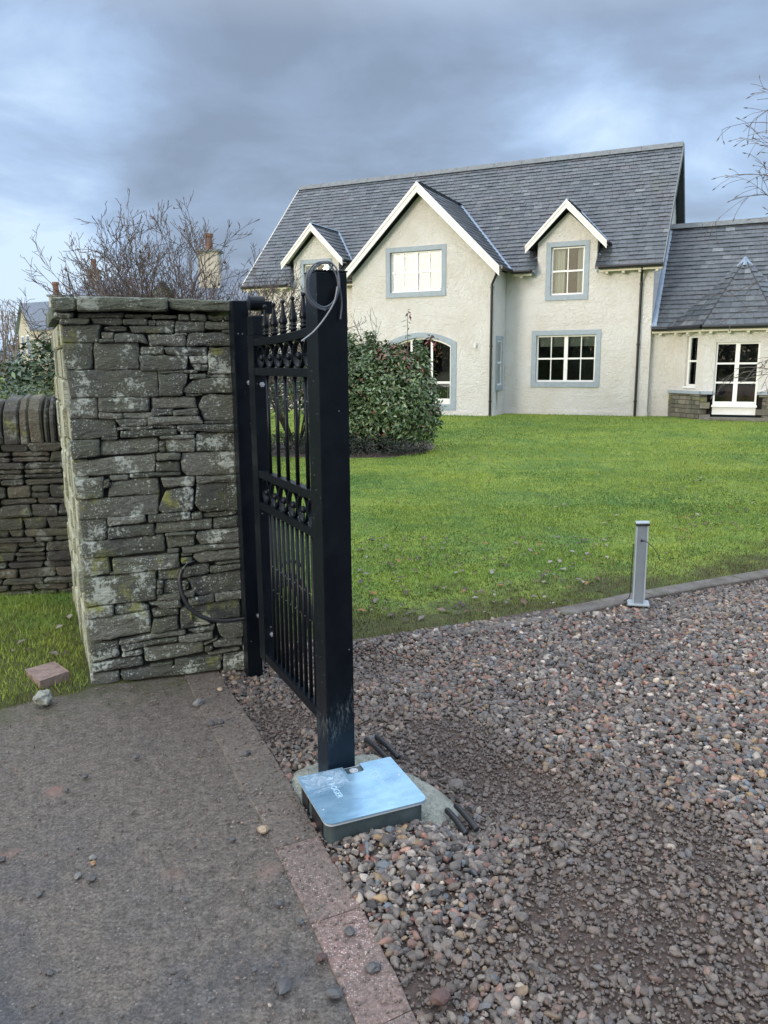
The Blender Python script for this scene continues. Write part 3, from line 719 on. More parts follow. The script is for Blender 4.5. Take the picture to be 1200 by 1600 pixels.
# low drystone wall behind
W0 = gnd(0, 938); W1 = gnd(125, 932); WA = math.atan2(W1[0]-W0[0], W1[1]-W0[1]); we = np.array([math.sin(WA), math.cos(WA), 0]); wn = np.array([-we[1], we[0], 0])
def wall_uv(x, y, back=0.0):
    r = ray(x, y); P = W0+wn*back; t = np.dot(P-EYEP, wn)/np.dot(r, wn); q = EYEP+t*r-W0; return float(q@we), float(q[2])
dwall = empty('drystone_wall', tuple(W0), math.pi/2-WA, label='low dark drystone wall with upright coping stones left of the pier', cat='wall')
top = wall_uv(60, 691)[1]; zc = -.03; u1 = wall_uv(145, 800)[0]+.25; k = 0; cnt = 0
random.seed(21)
while zc < top-.01:
    hh = random.choice([.035, .045, .055, .07, .085]); hh = min(hh, top-zc)
    if top-zc-hh < .03: hh = top-zc
    t0 = -1.25+random.uniform(0, .2)
    while t0 < u1:
        w_ = random.uniform(.10, .30) if hh < .06 else random.uniform(.12, .26)
        g = .004; sk = random.uniform(-.012, .012); zj = random.uniform(-.006, .006)
        z0, z1 = zc+g*random.random(), zc+hh-g*random.random()
        if hh > .065 and random.random() < .35 and cnt < 230:
            zm = zc+hh*random.uniform(.4, .6)
            for a, b in ((z0, zm-.002), (zm+.003, z1)):
                wall_stone('stone', [(t0+g, a), (t0+w_-g, a), (t0+w_-g, b), (t0+g, b)], random.uniform(-.02, .012), .15, random.random()**1.3, M_wallstone, dwall, seed=cnt, rnd=.012); cnt += 1
        else:
            wall_stone('stone', [(t0+g+sk, z0+zj), (t0+w_-g-sk, z0-zj), (t0+w_-g+sk, z1-zj*.6), (t0+g-sk, z1+zj)], random.uniform(-.022, .012), .15, random.random()**1.3, M_wallstone, dwall, seed=cnt, rnd=.012); cnt += 1
        t0 += w_
    zc += hh
mb = MB(); mb.box(-1.3, u1+.1, .05, .42, -.05, top); mb.build('core', M_mortar, dwall)
edges = [-260, -232, -205, -180, -160, -136, -110, -84, -60, -44, -20, 3.5, 29.5, 45, 67.5, 76.5, 88, 107, 124, 150]
tops = [640, 636, 630, 632, 630, 625, 632, 628, 634, 625, 632, 627, 625, 626, 626, 624, 623, 622, 624, 626]
tintc = [.5, .7, .4, .6, .5, .2, .6, .8, .3, .5, .6, .4, .95, 1.0, .25, .3, .6, .2, .3, .4]
for i in range(len(edges)-1):
    a = wall_uv(edges[i]+1.3, 660)[0]; b = wall_uv(edges[i+1]-.8, 660)[0]; zt = wall_uv(60, tops[i])[1]+.03
    h_ = zt-top; prof = [(-.02, 0), (-.025, h_*.45), (-.005, h_*.72), (.06, h_*.95), (.16, h_), (.28, h_*.93), (.36, h_*.6), (.38, 0)]
    vs = []; jt = [random.uniform(-.012, .012) for _ in prof]; lean = random.uniform(-.012, .012)
    for x, sgn in ((a, 1), (a+.012, 0), (b-.012, 0), (b, 1)):
        for (d, z), j_ in zip(prof, jt):
            ins = .012*sgn; vs.append((x+lean*z/h_, d+(ins if d < .15 else -ins)+j_*.3, top+z-(ins if z > 0 else 0)+j_*.6+.010*noise.noise((x*30, d*9, i))))
    n_ = len(prof); fs = [tuple(range(n_)), tuple(3*n_+q for q in range(n_))[::-1]]
    for r in range(3): fs += [(r*n_+q, r*n_+n_+q, r*n_+n_+(q+1) % n_, r*n_+(q+1) % n_) for q in range(n_)]
    m2 = MB(); m2.add(vs, fs, tintc[i]); m2.build('coping_stone', M_wallstone, dwall)

# ------------------------------------------------------------------ gate, posts
GA = math.radians(-25.85)
P513 = gnd(513, 1203); sc_ = .953; GP = np.array([P513[0]*sc_, P513[1]*sc_, 0])     # front-left corner of the near post
ge = np.array([math.sin(GA), math.cos(GA), 0]); gx = np.array([math.cos(GA), -math.sin(GA), 0])   # away along the leaf; to the right
GRZ = -GA      # local +y = ge, local +x = gx
def guv(x, y, off):
    P = GP+gx*off; r = ray(x, y); t = np.dot(P-EYEP, gx)/np.dot(r, gx); q = EYEP+t*r-GP; return float(q@ge), float(q[2])
def front_uv(x, y, off=0):
    P = GP+ge*off; r = ray(x, y); t = np.dot(P-EYEP, ge)/np.dot(r, ge); q = EYEP+t*r-GP; return float(q@gx), float(q[2])
PW = .112; PH = front_uv(520, 423)[1]
print('post', PH, front_uv(544, 422), 'rails', [guv(x, y, .035) for x, y in ((483, 507), (400, 528), (397, 573), (482, 571), (489, 768), (407, 737), (490, 826), (409, 787), (496, 1106), (417, 1024), (414, 478), (474, 463), (480, 700), (421, 700), (397, 600), (372, 470), (390, 475))])
def f_(t, b):
    p = obj_co(t); sx = t.n('ShaderNodeSeparateXYZ', {0: p}); nz = t.noise(p, 9, 6, .7)
    col = t.mix(t.ramp(nz, [(.35, 0), (.75, 1)]), (.0020, .0036, .0065), (.0042, .007, .011))
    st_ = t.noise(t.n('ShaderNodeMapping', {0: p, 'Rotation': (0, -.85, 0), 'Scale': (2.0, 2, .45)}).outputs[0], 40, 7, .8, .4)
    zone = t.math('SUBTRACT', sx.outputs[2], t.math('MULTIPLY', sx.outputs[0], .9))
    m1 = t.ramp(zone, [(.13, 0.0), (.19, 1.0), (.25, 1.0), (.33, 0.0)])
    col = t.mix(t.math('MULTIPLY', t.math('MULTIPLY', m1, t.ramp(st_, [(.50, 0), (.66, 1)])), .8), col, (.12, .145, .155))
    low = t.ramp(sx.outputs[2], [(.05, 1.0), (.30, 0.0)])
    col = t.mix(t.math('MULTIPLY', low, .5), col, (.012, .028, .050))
    sp = t.n('ShaderNodeTexVoronoi', {'Vector': p, 'Scale': 42.0}); rn = t.n('ShaderNodeSeparateColor', {0: sp.outputs['Color']}).outputs[0]
    spk = t.math('MULTIPLY', t.math('LESS_THAN', sp.outputs['Distance'], .10), t.math('LESS_THAN', rn, .10))
    col = t.mix(t.math('MULTIPLY', spk, .7), col, (.22, .25, .25))
    L(t, col, b.inputs['Base Color']); L(t, t.ramp(nz, [(.3, .26), (.7, .45)]), b.inputs['Roughness']); bump(t, b, t.noise(p, 120, 3), .15, .002)
M_post = mat('black_post_paint', rough=.35, spec=.22, fn=f_)
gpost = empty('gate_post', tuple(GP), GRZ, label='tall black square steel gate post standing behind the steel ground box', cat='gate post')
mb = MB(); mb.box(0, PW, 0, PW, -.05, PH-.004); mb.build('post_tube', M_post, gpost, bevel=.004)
mb = MB(); mb.box(-.002, PW+.002, -.002, PW+.002, PH-.004, PH+.002); mb.build('post_cap', M_gate, gpost, bevel=.001)
# leaf
gate = empty('metal_gate', tuple(GP), GRZ, label='black wrought metal gate leaf with spear finials and two rows of rings', cat='gate')
LX = .076; LT = .020                                     # centre plane and half thickness of the leaf
T0 = PW+.004; T1 = 1.05
zr2 = guv(440, 575, .056)[1]; zm = (guv(489, 768, .056)[1]+guv(407, 737, .056)[1])/2; zm2 = (guv(490, 826, .056)[1]+guv(409, 787, .056)[1])/2; zb = (guv(496, 1106, .056)[1]+guv(417, 1024, .056)[1])/2
RH = .034
def rail(z, name='rail', hh=RH): 
    m = MB(); m.box(LX-LT, LX+LT, T0, T1-.10, z-hh, z); m.build(name, M_gate, gate, bevel=.003)
for z in (zr2, zm, zm2): rail(z)
rail(zb, 'bottom_rail', .045)
# curved top rail
zt0 = guv(483, 507, .056)[1]; zt1 = guv(400, 528, .056)[1]; print('toprail', zt0, zt1, 'r', zr2, zm, zm2, zb)
def ztop(t): f = (t-T0)/(T1-T0); return zt0+(zt1-zt0)*f-.010*math.sin(math.pi*f)
m = MB(); ts = [T0+(T1-.10-T0)*i/14 for i in range(15)]; vs = []
for t in ts: vs += [(LX-LT, t, ztop(t)-.034), (LX+LT, t, ztop(t)-.034), (LX+LT, t, ztop(t)), (LX-LT, t, ztop(t))]
fs = [(0, 1, 2, 3), (59, 58, 57, 56)]+[(4*i+k, 4*i+4+k, 4*i+4+(k+1) % 4, 4*i+(k+1) % 4) for i in range(14) for k in range(4)]
m.add(vs, fs); m.build('top_rail', M_gate, gate, bevel=.003)
bars_t = [.218+.1215*i for i in range(6)]
bar_mesh = {}
def vbar(t, z0, z1, r=.0085, name='bar'):
    key = (round(z1-z0, 3), r)
    if key not in bar_mesh:
        m = MB(); m.bar((0, 0, 0), (0, 0, z1-z0), r, 10); me = m.mesh('bar', True); me.materials.append(M_gate); bar_mesh[key] = me
    o = bpy.data.objects.new(name, bar_mesh[key]); C.objects.link(o); o.parent = gate; o.location = (LX, t, z0); return o
for t in bars_t: vbar(t, zm-.002, zr2-RH+.002)
for i in range(12): vbar(.188+.0608*i, zb-.002, zm2-RH+.002)
def ring_mesh(ry, rz, th=.006, n=26):
    m = MB(); vs = []; 
    for i in range(n):
        a = 2*math.pi*i/n; c = Vector((0, ry*math.cos(a), rz*math.sin(a))); rd = Vector((0, math.cos(a), math.sin(a)))
        vs += [c-rd*th+Vector((-.009, 0, 0)), c+rd*th*.2+Vector((-.009, 0, 0)), c+rd*th*.2+Vector((.009, 0, 0)), c-rd*th+Vector((.009, 0, 0))]
    m.add(vs, [(4*i+k, 4*((i+1) % n)+k, 4*((i+1) % n)+(k+1) % 4, 4*i+(k+1) % 4) for i in range(n) for k in range(4)]); me = m.mesh('ring'); me.materials.append(M_gate); return me
def ball_mesh():
    m = MB(); m.ball((0, 0, 0), .0155, 14); m.bar((0, 0, -.055), (0, 0, -.008), .004, 6); me = m.mesh('ball', True); me.materials.append(M_gate); return me
RM1, BM = ring_mesh(.056, .062), ball_mesh(); 
def place(name, me, t, z, rz=0): 
    o = bpy.data.objects.new(name, me); C.objects.link(o); o.parent = gate; o.location = (LX, t, z); o.rotation_euler[2] = rz; return o
for t in [.1575+.1215*i for i in range(7)]:
    zc = (zm-RH+zm2)/2; place('ring', ring_m2 if 'ring_m2' in globals() else globals().setdefault('ring_m2', ring_mesh(.057, (zm-RH-zm2)/2)), t, zc); place('ball', BM, t, zc-.006)
    hz = (ztop(t)-.034-zr2)/2; place('ring', ring_mesh(.057, hz), t, zr2+hz); place('ball', BM, t, zr2+hz-.006)
def finial():
    m = MB(); m.lathe([(.0125, 0), (.0125, .010), (.0155, .012), (.0155, .019), (.0110, .022), (.0145, .026), (.0150, .032), (.0095, .036), (.0165, .046), (.0180, .054), (.0150, .068), (.0100, .088), (.0062, .112), (.0050, .124), (.0085, .128), (.0095, .133), (.0065, .139), (.001, .141)], n=12)
    me = m.mesh('finial', True); me.materials.append(M_gate); return me
FM = finial()
for i in range(6): o = place('finial', FM, bars_t[i], ztop(bars_t[i])-.002); 
m = MB(); m.box(LX-.022, LX+.040, T1-.10, T1-.01, zb-.05, zt1+.012); m.build('end_stile', M_gate, gate, bevel=.003)
m = MB(); 
# hinge bracket with its drum on the stile head
zc = 1.868
m.box(LX-.020, LX+.038, T1-.098, T1-.012, zt1+.012, zt1+.10); m.build('hinge_bracket', M_gate, gate, bevel=.004)
m = MB(); m.bar((LX-.012, T1-.03, zc), (LX+.055, T1-.03, zc), .034, 20); m.bar((LX-.0135, T1-.03, zc), (LX-.012, T1-.03, zc), .026, 16); m.build('hinge_drum', M_gate, gate, smooth=False)
m = MB(); m.box(LX+.057, LX+.10, T1-.03, T1+.02, zc-.045, zc+.012); m.build('hinge_plate', M_gate, gate, bevel=.004)
def bolt(t, z, parent, x):
    m = MB(); m.tube([(x, t, z), (x-.012, t, z)], .0125, 6); m.tube([(x-.012, t, z), (x-.022, t, z)], .006, 8); m.build('bolt', M_steel, parent)
# nuts on the camera-facing side of the stile
def nut(x, z, parent, y):
    m = MB(); m.tube([(x, y, z), (x, y-.010, z)], .0125, 6); m.tube([(x, y-.010, z), (x, y-.020, z)], .0065, 8); m.build('nut', M_steel, parent)
zb1 = 1.503; zb2 = .30
nut(LX+.012, zb1, gate, T1-.10); nut(LX+.016, zb2, gate, T1-.10)
# hinge post against the pier
hp = empty('hinge_post', tuple(GP+ge*1.20+gx*.035), GRZ, label='black square steel post fixed to the right edge of the stone pier', cat='post')
HZ = guv(385, 472, .02)[1]
m = MB(); m.box(0, .078, 0, .08, -.05, 1.893); m.build('post_tube', M_gate, hp, bevel=.004)
for zz_ in (zb1+.003, zb2+.02): nut(.066, zz_, hp, 0)
# ------------------------------------------------------------------ house
HA = math.radians(114.78); he = np.array([math.sin(HA), math.cos(HA), 0]); hn = np.array([-he[1], he[0], 0])
HO = gnd(900, 648.5, .1); HO[2] = 0
def HP(x, y, k):
    r = ray(x, y); P = HO+hn*k; t = np.dot(P-EYEP, hn)/np.dot(r, hn); q = EYEP+t*r-HO; return float(q@he), float(q[2])
def hw(u, k, z): return HO+he*u+hn*k+np.array([0, 0, z])
house = empty('house', tuple(HO), math.pi/2-HA, label='cream roughcast house with slate roof, white gables and blue grey window surrounds', cat='house')
K2 = -1.1; GC, GHW = -4.21, 2.14            # front gable: plane, centre, half width
UL, UR = -10.35, 1.87
def wall_panel(name, outline, holes, T, thick, m, parent, reveal=.09):
    """outline, holes: 2-D (a, z) lists; T maps (a, depth, z) to local space"""
    polys = [[Vector((a, b, 0)) for a, b in outline]]+[[Vector((a, b, 0)) for a, b in h] for h in holes]
    tri = tessellate_polygon(polys); flat = [p for q in polys for p in q]
    mb = MB(); mb.add([T(p.x, 0, p.y) for p in flat], [tuple(t) for t in tri])
    def band(pts, d, flip=False):
        n = len(pts); mb.add([T(a, 0, b) for a, b in pts]+[T(a, d, b) for a, b in pts], [(i, (i+1) % n, n+(i+1) % n, n+i) for i in range(n)])
    band(outline, thick)
    for h in holes: band(h, thick)
    return mb.build(name, m, parent)
IDT = lambda k: (lambda a, d, z: (a, k+d, z))
def rect(a0, a1, z0, z1): return [(a0, z0), (a1, z0), (a1, z1), (a0, z1)]
def window(T, a0, a1, z0, z1, m_=.13, sill=.14, cols=4, mid=True, rows=2, inside=None, glass=None, outline=None, white_bot=0, surround=True, name='window', rec=.07):
    """a0..a1, z0..z1: the opening (inside the surround)"""
    sb = MB()
    def bx(mb_, x0, x1, d0, d1, c0, c1): 
        vs = [T(x, d, c) for c in (c0, c1) for d in (d0, d1) for x in (x0, x1)]
        mb_.add(vs, [(0, 2, 3, 1), (4, 5, 7, 6), (0, 1, 5, 4), (2, 6, 7, 3), (0, 4, 6, 2), (1, 3, 7, 5)])
    if outline is None:
        if surround:
            bx(sb, a0-m_, a0, -.022, rec+.04, z0, z1+m_); bx(sb, a1, a1+m_, -.022, rec+.04, z0, z1+m_); bx(sb, a0, a1, -.020, rec+.04, z1, z1+m_); bx(sb, a0-m_, a1+m_, -.035, rec+.05, z0-sill, z0)
        else: bx(sb, a0-.02, a1+.02, -.03, rec+.05, z0-.05, z0)
        win = sb.build(name, M_margin if surround else M_white, house)
        fr = MB(); s = .045; e0, e1 = rec, rec+.05
        bx(fr, a0, a0+s, e0, e1, z0, z1); bx(fr, a1-s, a1, e0, e1, z0, z1); bx(fr, a0+s, a1-s, e0, e1, z1-s, z1); bx(fr, a0+s, a1-s, e0-.03, e1, z0, z0+s+white_bot)
        zb_ = z0+s+white_bot; W = a1-a0-2*s
        halves = [(a0+s, a1-s)]
        if mid:
            c = (a0+a1)/2; bx(fr, c-.05, c+.05, e0-.005, e1, zb_, z1-s); halves = [(a0+s, c-.05), (c+.05, a1-s)]
        per = cols//len(halves); panes = []
        for h0, h1 in halves:
            zs = [zb_+(z1-s-zb_)*r/rows for r in range(rows+1)]
            for r in range(1, rows): bx(fr, h0, h1, e0, e1-.003, zs[r]-.022, zs[r]+.022)
            for c in range(1, per):
                x = h0+(h1-h0)*c/per; bx(fr, x-.012, x+.012, e0+.004, e1-.006, zb_, z1-s)
            for r in range(rows):
                for c in range(per):
                    panes.append((h0+(h1-h0)*c/per+(.012 if c else 0), h0+(h1-h0)*(c+1)/per-(.012 if c < per-1 else 0), zs[r]+(.022 if r else 0), zs[r+1]-(.022 if r < rows-1 else 0)))
        fr.build('frame', M_white, win)
        for p in panes:
            gb = MB(); bx(gb, p[0]-.004, p[1]+.004, rec+.022, rec+.028, p[2]-.004, p[3]+.004); gb.build('pane', glass or M_glass, win)
    else: win = None
    rb = MB(); dd = 1.6     # dark room behind
    vs = [T(x, d, c) for c in (z0-.02, z1+.02) for d in (rec+.06, rec+dd) for x in (a0-.02, a1+.02)]
    rb.add(vs, [(0, 1, 3, 2), (4, 6, 7, 5), (2, 3, 7, 6), (0, 2, 6, 4), (1, 5, 7, 3)]); par = win
    rb.build('room', M_dark, win)
    if inside == 'curtain':
        for x0, x1 in ((a0, a0+(a1-a0)*.38), (a1-(a1-a0)*.24, a1)):
            cb = MB(); n = 26; vs = []
            for i in range(n):
                x = x0+(x1-x0)*i/(n-1); d = rec+.16+.022*math.sin(i*1.9)+.01*math.sin(i*.7)
                vs += [T(x, d, z0), T(x, d, z1)]
            cb.add(vs, [(2*i, 2*i+2, 2*i+3, 2*i+1) for i in range(n-1)]); cb.build('curtain', M_curtain, win)
    if inside == 'blind':
        cb = MB(); h0 = z1-(z1-z0)*.24
        for x0, x1 in ((a0+.06, (a0+a1)/2-.02), ((a0+a1)/2+.02, a1-.06)) if mid else ((a0, a1),): bx(cb, x0, x1, rec+.11, rec+.12, h0, z1)
        cb.build('blind', M_blind, win)
    return win
# --- openings measured from the photograph
A = lambda x, y, k: HP(x, y, k)
w1 = (A(829, 606, 0)[0]+.13, A(936, 603, 0)[0]-.13, .87+.14, 2.41-.13)         # ground floor sash window
w2 = (-.96+.13, .20-.13, 3.21+.14, 4.74-.13)                                    # dormer window
gw = (-5.27+.13, -3.46-.13, 3.39+.13, 4.74-.13)                                # gable window
arch_r, arch_l, arch_sp, arch_top, arch_b = -3.30, -5.12, 2.02, 2.26, .40
def arch(r, l, sp, top, b, n=14):
    c = (r+l)/2; hwid = (r-l)/2; rise = top-sp; R = (hwid**2+rise**2)/(2*rise); cz = top-R; a0 = math.asin(hwid/R)
    return [(l, b), (r, b)]+[(c+R*math.sin(a), cz+R*math.cos(a)) for a in np.linspace(a0, -a0, n)]
# main front wall, split into the runs either side of the gable; the dormer walls rise from it
DC1, DH1 = -.40, 0.80                # right dormer centre, half width of its wall
DC2 = -8.16
# right run with its dormer front in one piece
zE = 4.02
out = [(GC+GHW+.003, -.1), (UR, -.1), (UR, zE), (DC1+DH1, zE), (DC1+DH1, 4.74), (DC1, 5.48), (DC1-DH1, 4.74), (DC1-DH1, zE), (GC+GHW+.003, zE)]
wall_panel('front_wall', out, [rect(*w1), rect(*w2)], IDT(0), .32, M_harl, house)
w2b = (DC2-.44, DC2+.44, 3.35, 4.61); w1b = (-9.1, -7.2, 1.01, 2.28)
out = [(UL, -.1), (GC-GHW-.003, -.1), (GC-GHW-.003, zE), (DC2+DH1, zE), (DC2+DH1, 4.74), (DC2, 5.48), (DC2-DH1, 4.74), (DC2-DH1, zE), (UL, zE)]
wall_panel('front_wall', out, [rect(*w1b), rect(*w2b)], IDT(0), .32, M_harl, house)
# projecting gable
ga = arch(arch_r, arch_l, arch_sp, arch_top, arch_b)
out = [(GC-GHW, -.1), (GC+GHW, -.1), (GC+GHW, 4.02), (GC, 6.10), (GC-GHW, 4.02)]
wall_panel('gable_wall', out, [rect(*gw), ga], IDT(K2), .32, M_harl, house)
for sx, name in ((GC+GHW, 'gable_side_wall'), (GC-GHW, 'gable_side_wall')):
    Tside = (lambda sx: (lambda a, d, z: (sx-(d if sx > GC else -d), a, z)))(sx)
    hol = [rect(-.80, -.36, .93, 2.16)] if sx > GC else []
    wall_panel(name, rect(K2+.322, .0, -.1, 4.0), hol, Tside, .3, M_harl, house)
    if sx > GC: window(Tside, -.80, -.36, .93, 2.16, m_=.11, cols=1, mid=False, rec=-.005)
# gable end walls and the back
for ux, sg in ((UR, -1), (UL, 1)):
    T_ = (lambda ux, sg: (lambda a, d, z: (ux+sg*d, a, z)))(ux, sg)
    wall_panel('end_wall', [(.322, -.1), (7.2, -.1), (7.2, 4.02), (3.6, 7.45), (.322, 4.3)], [], T_, .3, M_harl, house)
mb = MB(); mb.box(UL+.31, UR-.31, 6.9, 7.2, -.1, 4.0); mb.build('back_wall', M_harl, house)
# plinth line
mb = MB(); mb.box(GC+GHW+.03, UR+.018, -.022, 0, -.1, .21); mb.box(UL, GC-GHW-.03, -.022, 0, -.1, .21); mb.box(GC-GHW-.022, GC+GHW+.022, K2-.022, K2, -.1, .22); mb.box(GC+GHW, GC+GHW+.024, K2, -.023, -.1, .215); mb.build('plinth', M_harl, house)
window(IDT(0), *w1, cols=4, rows=2, inside='blind')
window(IDT(0), *w2, cols=2, rows=2, mid=False, inside='curtain')
window(IDT(0), *w1b, cols=4, rows=2); window(IDT(0), *w2b, cols=2, mid=False, rows=2, inside='curtain')
window(IDT(K2), *gw, cols=4, rows=2, glass=M_glass2)
# arched garden door
def ringband(inner, outer, k0, k1, name, m, par):
    n = len(inner); mb = MB(); vs = [(a, k0, b) for a, b in inner]+[(a, k0, b) for a, b in outer]+[(a, k1, b) for a, b in inner]+[(a, k1, b) for a, b in outer]
    f = []
    for i in range(n):
        j = (i+1) % n; f += [(i, j, n+j, n+i), (i, 2*n+i, 2*n+j, j), (n+i, n+j, 3*n+j, 3*n+i)]
    mb.add(vs, f); return mb.build(name, m, par)
go = arch(arch_r+.16, arch_l-.16, arch_sp+.10, arch_top+.14, arch_b-.16)
aw = ringband(ga, go, K2-.022, K2+.10, 'arched_window', M_margin, house)
gi = arch(arch_r-.05, arch_l+.05, arch_sp-.03, arch_top-.045, arch_b+.05); 
ringband(gi, ga, K2+.07, K2+.12, 'frame', M_white, aw)
mb = MB()
for x in (-3.90, -4.52): mb.box(x-.03, x+.03, K2+.072, K2+.118, arch_b+.05, arch_top-.05)
mb.box(arch_l+.05, -4.552, K2+.074, K2+.116, .98, 1.04); mb.box(-4.488, -3.932, K2+.074, K2+.116, .98, 1.04); mb.box(-3.868, arch_r-.05, K2+.074, K2+.116, .98, 1.04); mb.box(arch_l+.05, arch_r-.05, K2+.06, K2+.12, arch_b, arch_b+.16)
mb.build('glazing_bar', M_white, aw)
mb = MB(); mb.prism(gi, 'y', K2+.09, K2+.096); mb.build('pane', M_glass, aw)
mb = MB(); mb.box(arch_l-.1, arch_r+.1, K2+.2, K2+.21, .2, 2.4); mb.box(arch_l-.1, arch_r+.1, K2+.75, K2+.76, .2, 2.4); mb.box(arch_l-.1, arch_r+.1, K2+.2, K2+.75, .1, .2);  mb = MB()
mb.box(arch_l-.2, arch_r+.2, K2+.33, K2+2.2, .1, .18); mb.box(arch_l-.2, arch_r+.2, K2+2.2, K2+2.25, .1, 2.6); mb.box(arch_l-.25, arch_l-.2, K2+.33, K2+2.25, .1, 2.6); mb.box(arch_r+.2, arch_r+.25, K2+.33, K2+2.25, .1, 2.6); mb.box(arch_l-.25, arch_r+.25, K2+.33, K2+2.25, 2.6, 2.65); mb.build('room', M_dark, aw)
mb = MB()       # a slatted chair inside
for i in range(6): mb.box(-3.62+i*.045, -3.60+i*.045, K2+.6, K2+.63, .55, .98)
mb.box(-3.64, -3.36, K2+.58, K2+.62, .95, 1.0); mb.box(-3.64, -3.36, K2+.3, K2+.6, .5, .54); mb.build('chair_back', paint('pale_wood', (.30, .29, .26), .6), aw)

# --- roofs
slates = []                     # every slate as 8 corners, kept to choose the nearest ones
EXT = .175
def slate_plane(O, U, V, rings, ext=EXT, wid=.225, lift=.012):
    """O origin at the eave, U along, V up the slope (3-D unit vectors in house space); rings in (u, v)"""
    O, U, V = Vector(O), Vector(U).normalized(), Vector(V).normalized(); N = U.cross(V)
    if N.z < 0: N = -N
    vmax = max(p[1] for r in rings for p in r); v = min(p[1] for r in rings for p in r); row = 0
    while v < vmax-.02:
        vm = min(v+ext*.5, vmax-.01); xs = []
        for r in rings:
            for i in range(len(r)):
                (a0, b0), (a1, b1) = r[i], r[(i+1) % len(r)]
                if (b0 <= vm) != (b1 <= vm): xs.append(a0+(vm-b0)/(b1-b0)*(a1-a0))
        xs.sort()
        for a, b in zip(xs[::2], xs[1::2]):
            x = a
            first = True
            while x < b-.01:
                w_ = wid*random.uniform(.75, 1.25)*(random.uniform(.4, 1) if first else 1); first = False
                if x+w_ > b-.07: w_ = b-x
                l0 = .021+random.uniform(-.004, .008); l1 = .004; jv = random.uniform(-.006, .006); top = min(v+ext*1.12, vmax)
                c = []
                for zt, zb in ((l0, l1-.004), ):
                    p = [(x+.003, v+jv, l0), (x+w_-.003, v+jv+random.uniform(-.004, .004), l0), (x+w_-.003, top, l1), (x+.003, top, l1)]
                    c = [O+U*q[0]+V*q[1]+N*(q[2]) for q in p]+[O+U*q[0]+V*q[1]+N*(q[2]-.010) for q in p]
                tb = min(max(random.gauss(.45, .17), 0), 1)
                if random.random() < .015: tb = random.uniform(.8, 1)
                slates.append((c, tb)); x += w_
        v += ext; row += 1
ROOF_K0, ROOF_Z0 = -.27, 4.03; RS = (7.72-ROOF_Z0)/(3.6-ROOF_K0)      # main slope
def main_z(k): return ROOF_Z0+(k-ROOF_K0)*RS
SL = math.hypot(1, RS); VU = (0, 1/SL, RS/SL)
def kv(k): return (k-ROOF_K0)*SL
RL, RR = -10.75, 2.09
ZR2 = 6.34; k_meet = ROOF_K0+(ZR2-ROOF_Z0)/RS       # cross roof ridge meets the main slope
gs = (6.34-4.05)/2.32                                # slope of the cross roof
# valley at the eave: where the cross roof plane is at eave height
uv_eave = (ZR2-ROOF_Z0)/gs
dz1 = 5.74; dsl = (dz1-4.66)/1.05; dk = ROOF_K0+(dz1-ROOF_Z0)/RS; dk0 = ROOF_K0+(4.66-ROOF_Z0)/RS
def main_rings():
    R_ = [[(RL, 0), (RR, 0), (RR, kv(3.6)), (RL, kv(3.6))]]
    R_.append([(GC-uv_eave, -.01), (GC+uv_eave, -.01), (GC, kv(k_meet))])
    for dc in (DC1, DC2): R_.append([(dc-DH1, -.01), (dc+DH1, -.01), (dc+DH1, kv(dk0)), (dc, kv(dk)), (dc-DH1, kv(dk0))])
    return R_
mr = main_rings(); slate_plane((0, ROOF_K0, ROOF_Z0), (1, 0, 0), VU, mr)
def sheet(pts, thick=.06, m=None, name='roof', par=None):
    P = [Vector(p) for p in pts]; n = (P[1]-P[0]).cross(P[2]-P[0]).normalized()
    if n.z < 0: n = -n
    mb = MB(); q = len(P); mb.add(P+[p-n*thick for p in P], [tuple(range(q)), tuple(range(q, 2*q))[::-1]]+[(i, (i+1) % q, q+(i+1) % q, q+i) for i in range(q)]); return mb
def sheet_poly(rings, k0=ROOF_K0, z0=ROOF_Z0):
    mb = MB(); f = lambda a, v: (a, k0+v/SL, z0+v*RS/SL-.004)
    polys = [[Vector((a, max(b, 0), 0)) for a, b in r] for r in rings]; return polys, f
# main roof boarding: pieces between the openings so that rooms and dormers stay open
mb = MB()
def quad_uv(a0, a1, v0, v1, b0=None, b1=None):
    b0 = a0 if b0 is None else b0; b1 = a1 if b1 is None else b1
    f = lambda a, v: (a, ROOF_K0+v/SL, ROOF_Z0+v*RS/SL-.006)
    mb.add([f(a0, v0), f(a1, v0), f(b1, v1), f(b0, v1)]+[tuple(Vector(f(a, v))-Vector((0, 0, .07))) for a, v in ((a0, v0), (a1, v0), (b1, v1), (b0, v1))], [(0, 1, 2, 3), (7, 6, 5, 4), (0, 4, 5, 1), (1, 5, 6, 2), (2, 6, 7, 3), (3, 7, 4, 0)])
vt = kv(3.6); vd0, vd = kv(dk0), kv(dk); vm_ = kv(k_meet)
quad_uv(RL, DC2-DH1, 0, vd); quad_uv(DC2+DH1, GC-uv_eave, 0, vd0, DC2+DH1, GC-uv_eave*(1-vd0/vm_))
quad_uv(DC2-DH1, DC2, vd0, vd, DC2-DH1, DC2); quad_uv(DC2+DH1, GC-uv_eave*(1-vd0/vm_), vd0, vd, DC2, GC-uv_eave*(1-vd/vm_))
quad_uv(GC+uv_eave, DC1-DH1, 0, vd0, GC+uv_eave*(1-vd0/vm_), DC1-DH1); quad_uv(GC+uv_eave*(1-vd0/vm_), DC1-DH1, vd0, vd, GC+uv_eave*(1-vd/vm_), DC1)
quad_uv(DC1+DH1, RR, 0, vd0); quad_uv(DC1+DH1, RR, vd0, vd, DC1, RR)
quad_uv(RL, GC-uv_eave*(1-vd/vm_), vd, vm_, RL, GC); quad_uv(GC+uv_eave*(1-vd/vm_), RR, vd, vm_, GC, RR); quad_uv(RL, RR, vm_, vt)
roof = mb.build('roof', M_slate, house)
